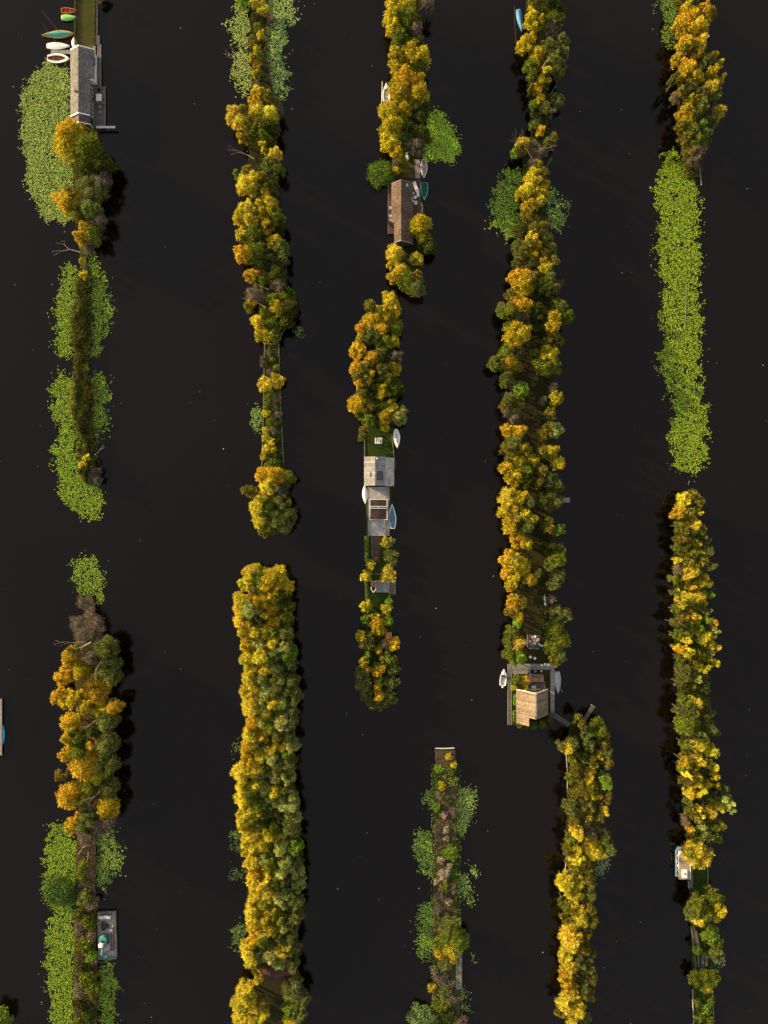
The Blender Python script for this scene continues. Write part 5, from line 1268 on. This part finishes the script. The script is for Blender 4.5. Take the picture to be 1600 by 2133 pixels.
for s_ in (-1, 1):
    b = MB(); b.box(s_ * .62 - .13, s_ * .62 + .13, -.62, .62, .4, .45); b.build('bench', M['white'], e)
    b = MB(); b.box(-.6, .6, s_ * .45 - .04, s_ * .45 + .04, .32, .39); b.box(-.25, -.18, s_ * .45 - .04, s_ * .45 + .04, 0, .68); b.box(.18, .25, s_ * .45 - .04, s_ * .45 + .04, 0, .68); b.build('leg_frame', M['white'], e)
# tiled terrace
b = MB(); x0, y0 = W(1098, 1350.5); x1, y1 = W(1124, 1321.5)
b.prism([(x0 + .25, y0), (x1 - .25, y0), (x1, y0 + .25), (x1, y1 - .1), (x0, y1), (x0, y0 + .25)], .3, .4); tag(b.build('terrace_tiles', M['tile_dark']), 'square of dark grey paving tiles on the long lawn', 'paving')
b = MB(); b.box(x0 - .06, x0 + .06, y0 + .2, y1, .3, .46); b.box(x0 + .2, x1 - .2, y0 - .06, y0 + .06, .3, .46); tag(b.build('kerb', M['concrete']), 'pale kerb along two sides of the dark paving tiles', 'kerb')
TG = 'furniture on the dark tiled terrace'
furn('table', 'garden_table', 'grey low table in the middle of the dark tiled terrace', 'table', 1114, 1334, 0, 'steel', .4, TG, 1.1)
furn('chair', 'garden_chair', 'white chair at the upper left of the grey low table', 'chair', 1109.5, 1328, 150, z=.4, group=TG, s=.75)
furn('chair', 'garden_chair', 'white chair directly above the grey low table', 'chair', 1115, 1326, 170, z=.4, group=TG, s=.75)
furn('chair', 'garden_chair', 'white chair to the right of the grey low table', 'chair', 1121.5, 1333, 80, z=.4, group=TG)
furn('table', 'garden_bench', 'white bench below the grey low table', 'bench', 1113.5, 1340, 0, 'white', .4, TG, .7)
furn('stool', 'stool', 'small white stool left of the grey low table', 'stool', 1104.5, 1336, 0, z=.4, group=TG, s=.8)
furn('chair', 'garden_chair', 'crimson chair at the left of the dark tiled terrace', 'chair', 1104.5, 1331, 90, 'cushion_red', .4, TG, 1.0)
furn('lounger', 'sun_lounger', 'white lounger at the lower right corner of the dark tiles', 'sun lounger', 1126, 1344, 55, z=.36, group=TG, s=.55)
furn('stool', 'garden_pouffe', 'left one of two white pouffes on the lawn below the tiles', 'pouffe', 1105.5, 1369, z=.36, s=1.1, group='white pouffes on the lawn')
furn('stool', 'garden_pouffe', 'right one of two white pouffes on the lawn below the tiles', 'pouffe', 1114.5, 1371.5, z=.36, s=1.15, group='white pouffes on the lawn')
furn('stool', 'planter', 'leftmost of three white pots on the grey walkway', 'pot', 1129.5, 1386, z=.5, s=.9, group='white pots on the grey walkway')
furn('stool', 'planter', 'middle of three white pots on the grey walkway', 'pot', 1136, 1384, z=.5, s=1.0, group='white pots on the grey walkway')
furn('stool', 'planter', 'rightmost of three white pots on the grey walkway', 'pot', 1142.5, 1385, z=.5, s=1.1, group='white pots on the grey walkway')
furn('stool', 'planter', 'left blue-grey pot in the bed under the grey walkway', 'pot', 1104, 1399, 0, 'blue_in', .36, 'dark pots above the small shed')
furn('stool', 'planter', 'middle grey pot in the bed under the grey walkway', 'pot', 1116, 1399, 0, 'steel', .36, 'dark pots above the small shed')
furn('stool', 'planter', 'right blue-grey pot in the bed under the grey walkway', 'pot', 1128, 1398.5, 0, 'alu', .36, 'dark pots above the small shed')
# long boathouse terrace
furn('table', 'garden_table', 'grey table on the dark terrace by the long boathouse', 'table', 208, 206, 90, 'offwhite', .5, 'furniture on the long boathouse terrace', 1.6)
furn('chair', 'garden_chair', 'upper grey chair below the table on the dark terrace', 'chair', 208.5, 222.5, 0, 'concrete', .5, 'furniture on the long boathouse terrace', .9)
furn('chair', 'garden_chair', 'lower grey chair below the table on the dark terrace', 'chair', 208.5, 232.5, 180, 'concrete', .5, 'furniture on the long boathouse terrace', .9)
furn('chair', 'garden_chair', 'dark chair left of the table on the dark terrace', 'chair', 200, 203, 90, 'black', .5, 'furniture on the long boathouse terrace')
furn('chair', 'garden_chair', 'dark chair above the table on the dark terrace', 'chair', 206, 188, 0, 'black', .5, 'furniture on the long boathouse terrace')
furn('stool', 'planter', 'orange pot beneath the long boathouse porch', 'pot', 171, 265, 0, 'amber', .4, None, 1.1)
# garden below the glass panels
furn('chair', 'garden_chair', 'salmon seat on the brown garden path', 'chair', 783.5, 1164, 0, 'brick', .37, None, 1.3)
furn('stool', 'planter', 'dark pot just above the salmon seat', 'pot', 784, 1150, 0, 'brick', .37, None, .9)
rod('garden_cane', 'thin cane upright fence line left of the garden path', 'fence', P3(774.5, 1117, .6), P3(775.5, 1170, .6), .04, .04, M['plank'])
rod('garden_cane', 'thin rail across the garden between the yellow shrubs', 'fence', P3(773, 1196, .7), P3(792, 1195, .7), .05, .05, M['plank'])

# clipped hedges
def hedge(label, pts, w, h, colr, seed):
    r = np.random.RandomState(seed); C = []; 
    for (xa_, ya_), (xb_, yb_) in zip(pts[:-1], pts[1:]):
        n = int(math.hypot(xb_ - xa_, yb_ - ya_) * K * 420)
        t = r.rand(n); u = r.uniform(-1, 1, n)
        xx = xa_ + (xb_ - xa_) * t + u * w / K / 2; yy = ya_ + (yb_ - ya_) * t
        zz = .3 + h * (1 - .25 * u ** 2) * r.uniform(.75, 1.05, n)
        lowm = r.rand(n) < .3; zz = np.where(lowm, .3 + h * r.rand(n), zz)
        C.append(np.column_stack([(xx - 800) * K, (1066.5 - yy) * K, zz]))
    C = np.concatenate(C); n = len(C)
    rn = unit(r.normal(size=(n, 3))); Nn = unit(rn + np.array([0, 0, .8])); T = unit(np.cross(Nn, rn)); L = .2 * r.uniform(.7, 1.3, n)
    V, F = leaf_arrays(C, T, Nn, L, L * .6)
    o = bpy.data.objects.new('hedge', npmesh('hedge', V, F, M['leaf'])); COL.objects.link(o); o.color = (*colr, 1)
    return tag(o, label, 'hedge')
hedge('green hedge left of the brown garden path', [(764, 1116), (764, 1168)], .9, 1.5, (.13, .21, .035), 1)
hedge('green hedge left of the tiny brown hut', [(763.5, 1210), (764.5, 1236), (766, 1256)], .7, 1.2, (.13, .20, .04), 2)
hedge('bright green clipped hedge left of the golden striped roof, upper', [(1071.5, 1445), (1071.5, 1466)], .8, 1.2, (.13, .30, .03), 3)
hedge('bright green clipped hedge left of the golden striped roof, lower', [(1070, 1478), (1070, 1494), (1072, 1500)], .6, 1.0, (.13, .30, .03), 4)
hedge('green row of low plants between hut garden and water, right side', [(811, 1240), (812, 1262)], .5, .8, (.10, .2, .035), 5)
hedge('low green edge planting below the golden striped roof', [(1068, 1506), (1100, 1511), (1150, 1505)], .6, .7, (.07, .10, .03), 6)

# ------------------------------------------------------------ dead wood
def dead(label, px, py, z, dx, dy, dz, r0, seed, m='pale_bark', depth=4, name='dead_branch', cat='branch', spread=.6):
    rr_ = random.Random(seed); b = MB()
    def grow(p, d, r0_, n):
        L = d.length; q = p
        for i in range(2):
            dd = d * .5 + Vector([rr_.uniform(-1, 1) * L * .08 for _ in range(3)])
            q2 = q + dd; ra = r0_ * (1 - .25 * i); b.tube(q, q2, ra, r0_ * (.75 - .25 * i), 5); q = q2
        if n > 0:
            for k in range(2 if n > 1 else 3):
                ax = Vector((rr_.uniform(-.4, .4), rr_.uniform(-.4, .4), 1)).normalized()
                nd = Matrix.Rotation(rr_.uniform(-1, 1) * spread, 3, ax) @ d * rr_.uniform(.55, .85)
                nd.z += rr_.uniform(-.1, .15) * L
                if (q + nd).z < .15: nd.z = abs(nd.z) * .3
                grow(q, nd, r0_ * .5, n - 1)
    grow(Vector(P3(px, py, z)), Vector((dx, dy, dz)), r0, depth)
    return tag(b.build(name, M[m]), label, cat, 'dead branches and fallen wood')
dead('pale fallen branch reaching left over the water above the reed strip', 167, 526, .6, -2.0, .5, .1, .12, 1)
dead('pinkish log sticking out to the right of the reed strip', 197, 948, .8, 1.2, 1.0, .1, .07, 2, depth=1)
dead('bare pale forked branches lying across the orange trees', 190, 1338, 5.2, -1.7, -1.0, .2, .16, 3)
dead('long bare twigs stretching left above the orange trees', 172, 1337, 3.5, -1.8, .1, .1, .05, 4, spread=.3)
dead('pale bare branches among the grey-green trees near the orange strip top', 212, 1378, 6.4, -.9, -1.1, .3, .1, 5)
dead('thin bare twigs in the dark gap of the orange strip', 200, 1500, 6.3, -1.0, -.8, .2, .06, 6)
dead('star of thin grey twigs near the bottom of the orange strip', 208, 1648, 6.6, -.9, -1.0, .2, .06, 7, depth=3)
dead('brown bare branches fanning left above the two golden crowns', 529, 331, 4, -1.6, .9, .2, .09, 8)
dead('arching bare branches on the left of the second strip', 553, 640, 6, -1.6, 1.0, .3, .09, 9)
dead('grey bare twigs in the middle of the second strip', 560, 603, 6, -1.2, .4, .3, .07, 10)
dead('pale leaning poles at the right above the boarded strip', 584, 703, 1.5, 1.3, 1.9, .5, .05, 11, depth=1, spread=.15)
dead('brown dead branches over the left pale lily bed', 527, 145, 1.5, -1.8, 1.4, .2, .07, 12)
dead('long thin dead stems left of the narrow strip', 530, 152, 1.2, -2.0, .9, .1, .05, 13, depth=2, spread=.2)
dead('thin grey pole leaning right of the golden trees', 1129, 365, 2, 1.1, 2.0, .3, .05, 14, depth=1, spread=.12)
dead('bare pale branches through the golden tree at the strip narrowing', 1108, 330, 4.6, -1.0, 1.6, .3, .09, 15)
dead('grey bare branches right of the narrow tree strip', 1122, 328, 3.5, 1.0, 1.0, .2, .08, 16)
dead('pale trunk fork in the grey-green crown by the blue boat', 1130, 142, 7.4, .5, .9, .2, .09, 17, depth=2)
dead('grey bare pole angling up right of the narrow strip', 1145, 200, 2.5, .9, 1.2, .3, .05, 18, depth=1, spread=.15)
dead('orange-lit bare branches in the tree beside the tiled terrace', 1068, 1354, 6.2, .9, 1.1, .2, .08, 19, depth=5, spread=.8)
dead('pale bare limbs among the orange trees flanking the lawn', 1078, 1166, 6.8, -1.3, .3, .2, .08, 20, depth=3)
dead('pale bare limb in the yellow trees below the little jetty', 1092, 1078, 7.2, -.9, .3, .1, .07, 21, depth=2)
dead('small driftwood twigs below the very long lily bed', 1437, 1002, .1, -.3, -.3, .05, .04, 22, depth=3)
dead('fallen grey logs on the brown strip beside the barge', 163, 1780, .6, .9, 1.3, .05, .07, 23, depth=1)
dead('grey log pile on the brown strip above the barge', 184, 1775, .6, -.2, -1.2, .05, .07, 24, depth=3, spread=.4)
dead('pale thin trunk leaning in the central trees by the lawn', 861, 325, 3, -.6, 1.8, .8, .07, 25, depth=1, spread=.15)
dead('bare twiggy branch reaching right at the very top centre', 870, 22, 4, 1.2, .9, .2, .06, 26)
dead('bare twigs beside the white board on the long lawn', 1138, 1244, 1.8, 1.0, -.1, .2, .05, 27, depth=3)
dead('grey curved log by the water below the little jetty', 1144, 1124, .8, .6, -.1, .05, .05, 28, depth=1)
dead('pale bare fork in the green willow beside the dark red roof', 619, 2068, 6.6, -.3, .9, .2, .08, 29, depth=2)
dead('white dead stick standing in the narrow strip near the top', 552, 58, 1.5, .4, .3, .1, .05, 30, depth=0)
# cut reed bundles
for i, (xa_, ya_, xb_, yb_) in enumerate(((1441, 1930, 1446, 1975), (1446, 1928, 1453, 1978), (1450, 1940, 1458, 1980))):
    b = MB(); rr_ = random.Random(i)
    for j in range(14):
        ox = rr_.uniform(-1.6, 1.6); b.tube(P3(xa_ + ox, ya_ + rr_.uniform(-3, 3), .6 + rr_.random() * .25), P3(xb_ + ox * 1.2, yb_ + rr_.uniform(-3, 3), .5), .03, .03, 4)
    tag(b.build('reed_bundle', M['reedstalk']), ['leftmost', 'middle', 'rightmost'][i] + ' of the long grey reed bundles on the upper pile', 'reed bundle', 'cut reed bundles')
for i in range(4):
    b = MB(); rr_ = random.Random(20 + i)
    for j in range(10):
        ox = rr_.uniform(-2.6, 2.6); b.tube(P3(1447 + i * 8 + ox, 1992 + rr_.uniform(-2, 2), .6 + rr_.random() * .2), P3(1450 + i * 7 + ox, 2014 + rr_.uniform(-2, 3), .5), .03, .03, 4)
    tag(b.build('reed_bundle', M['reedstalk']), ORD[i + 1] + ' from the left of the short reed bundles on the lower pile', 'reed bundle', 'cut reed bundles')
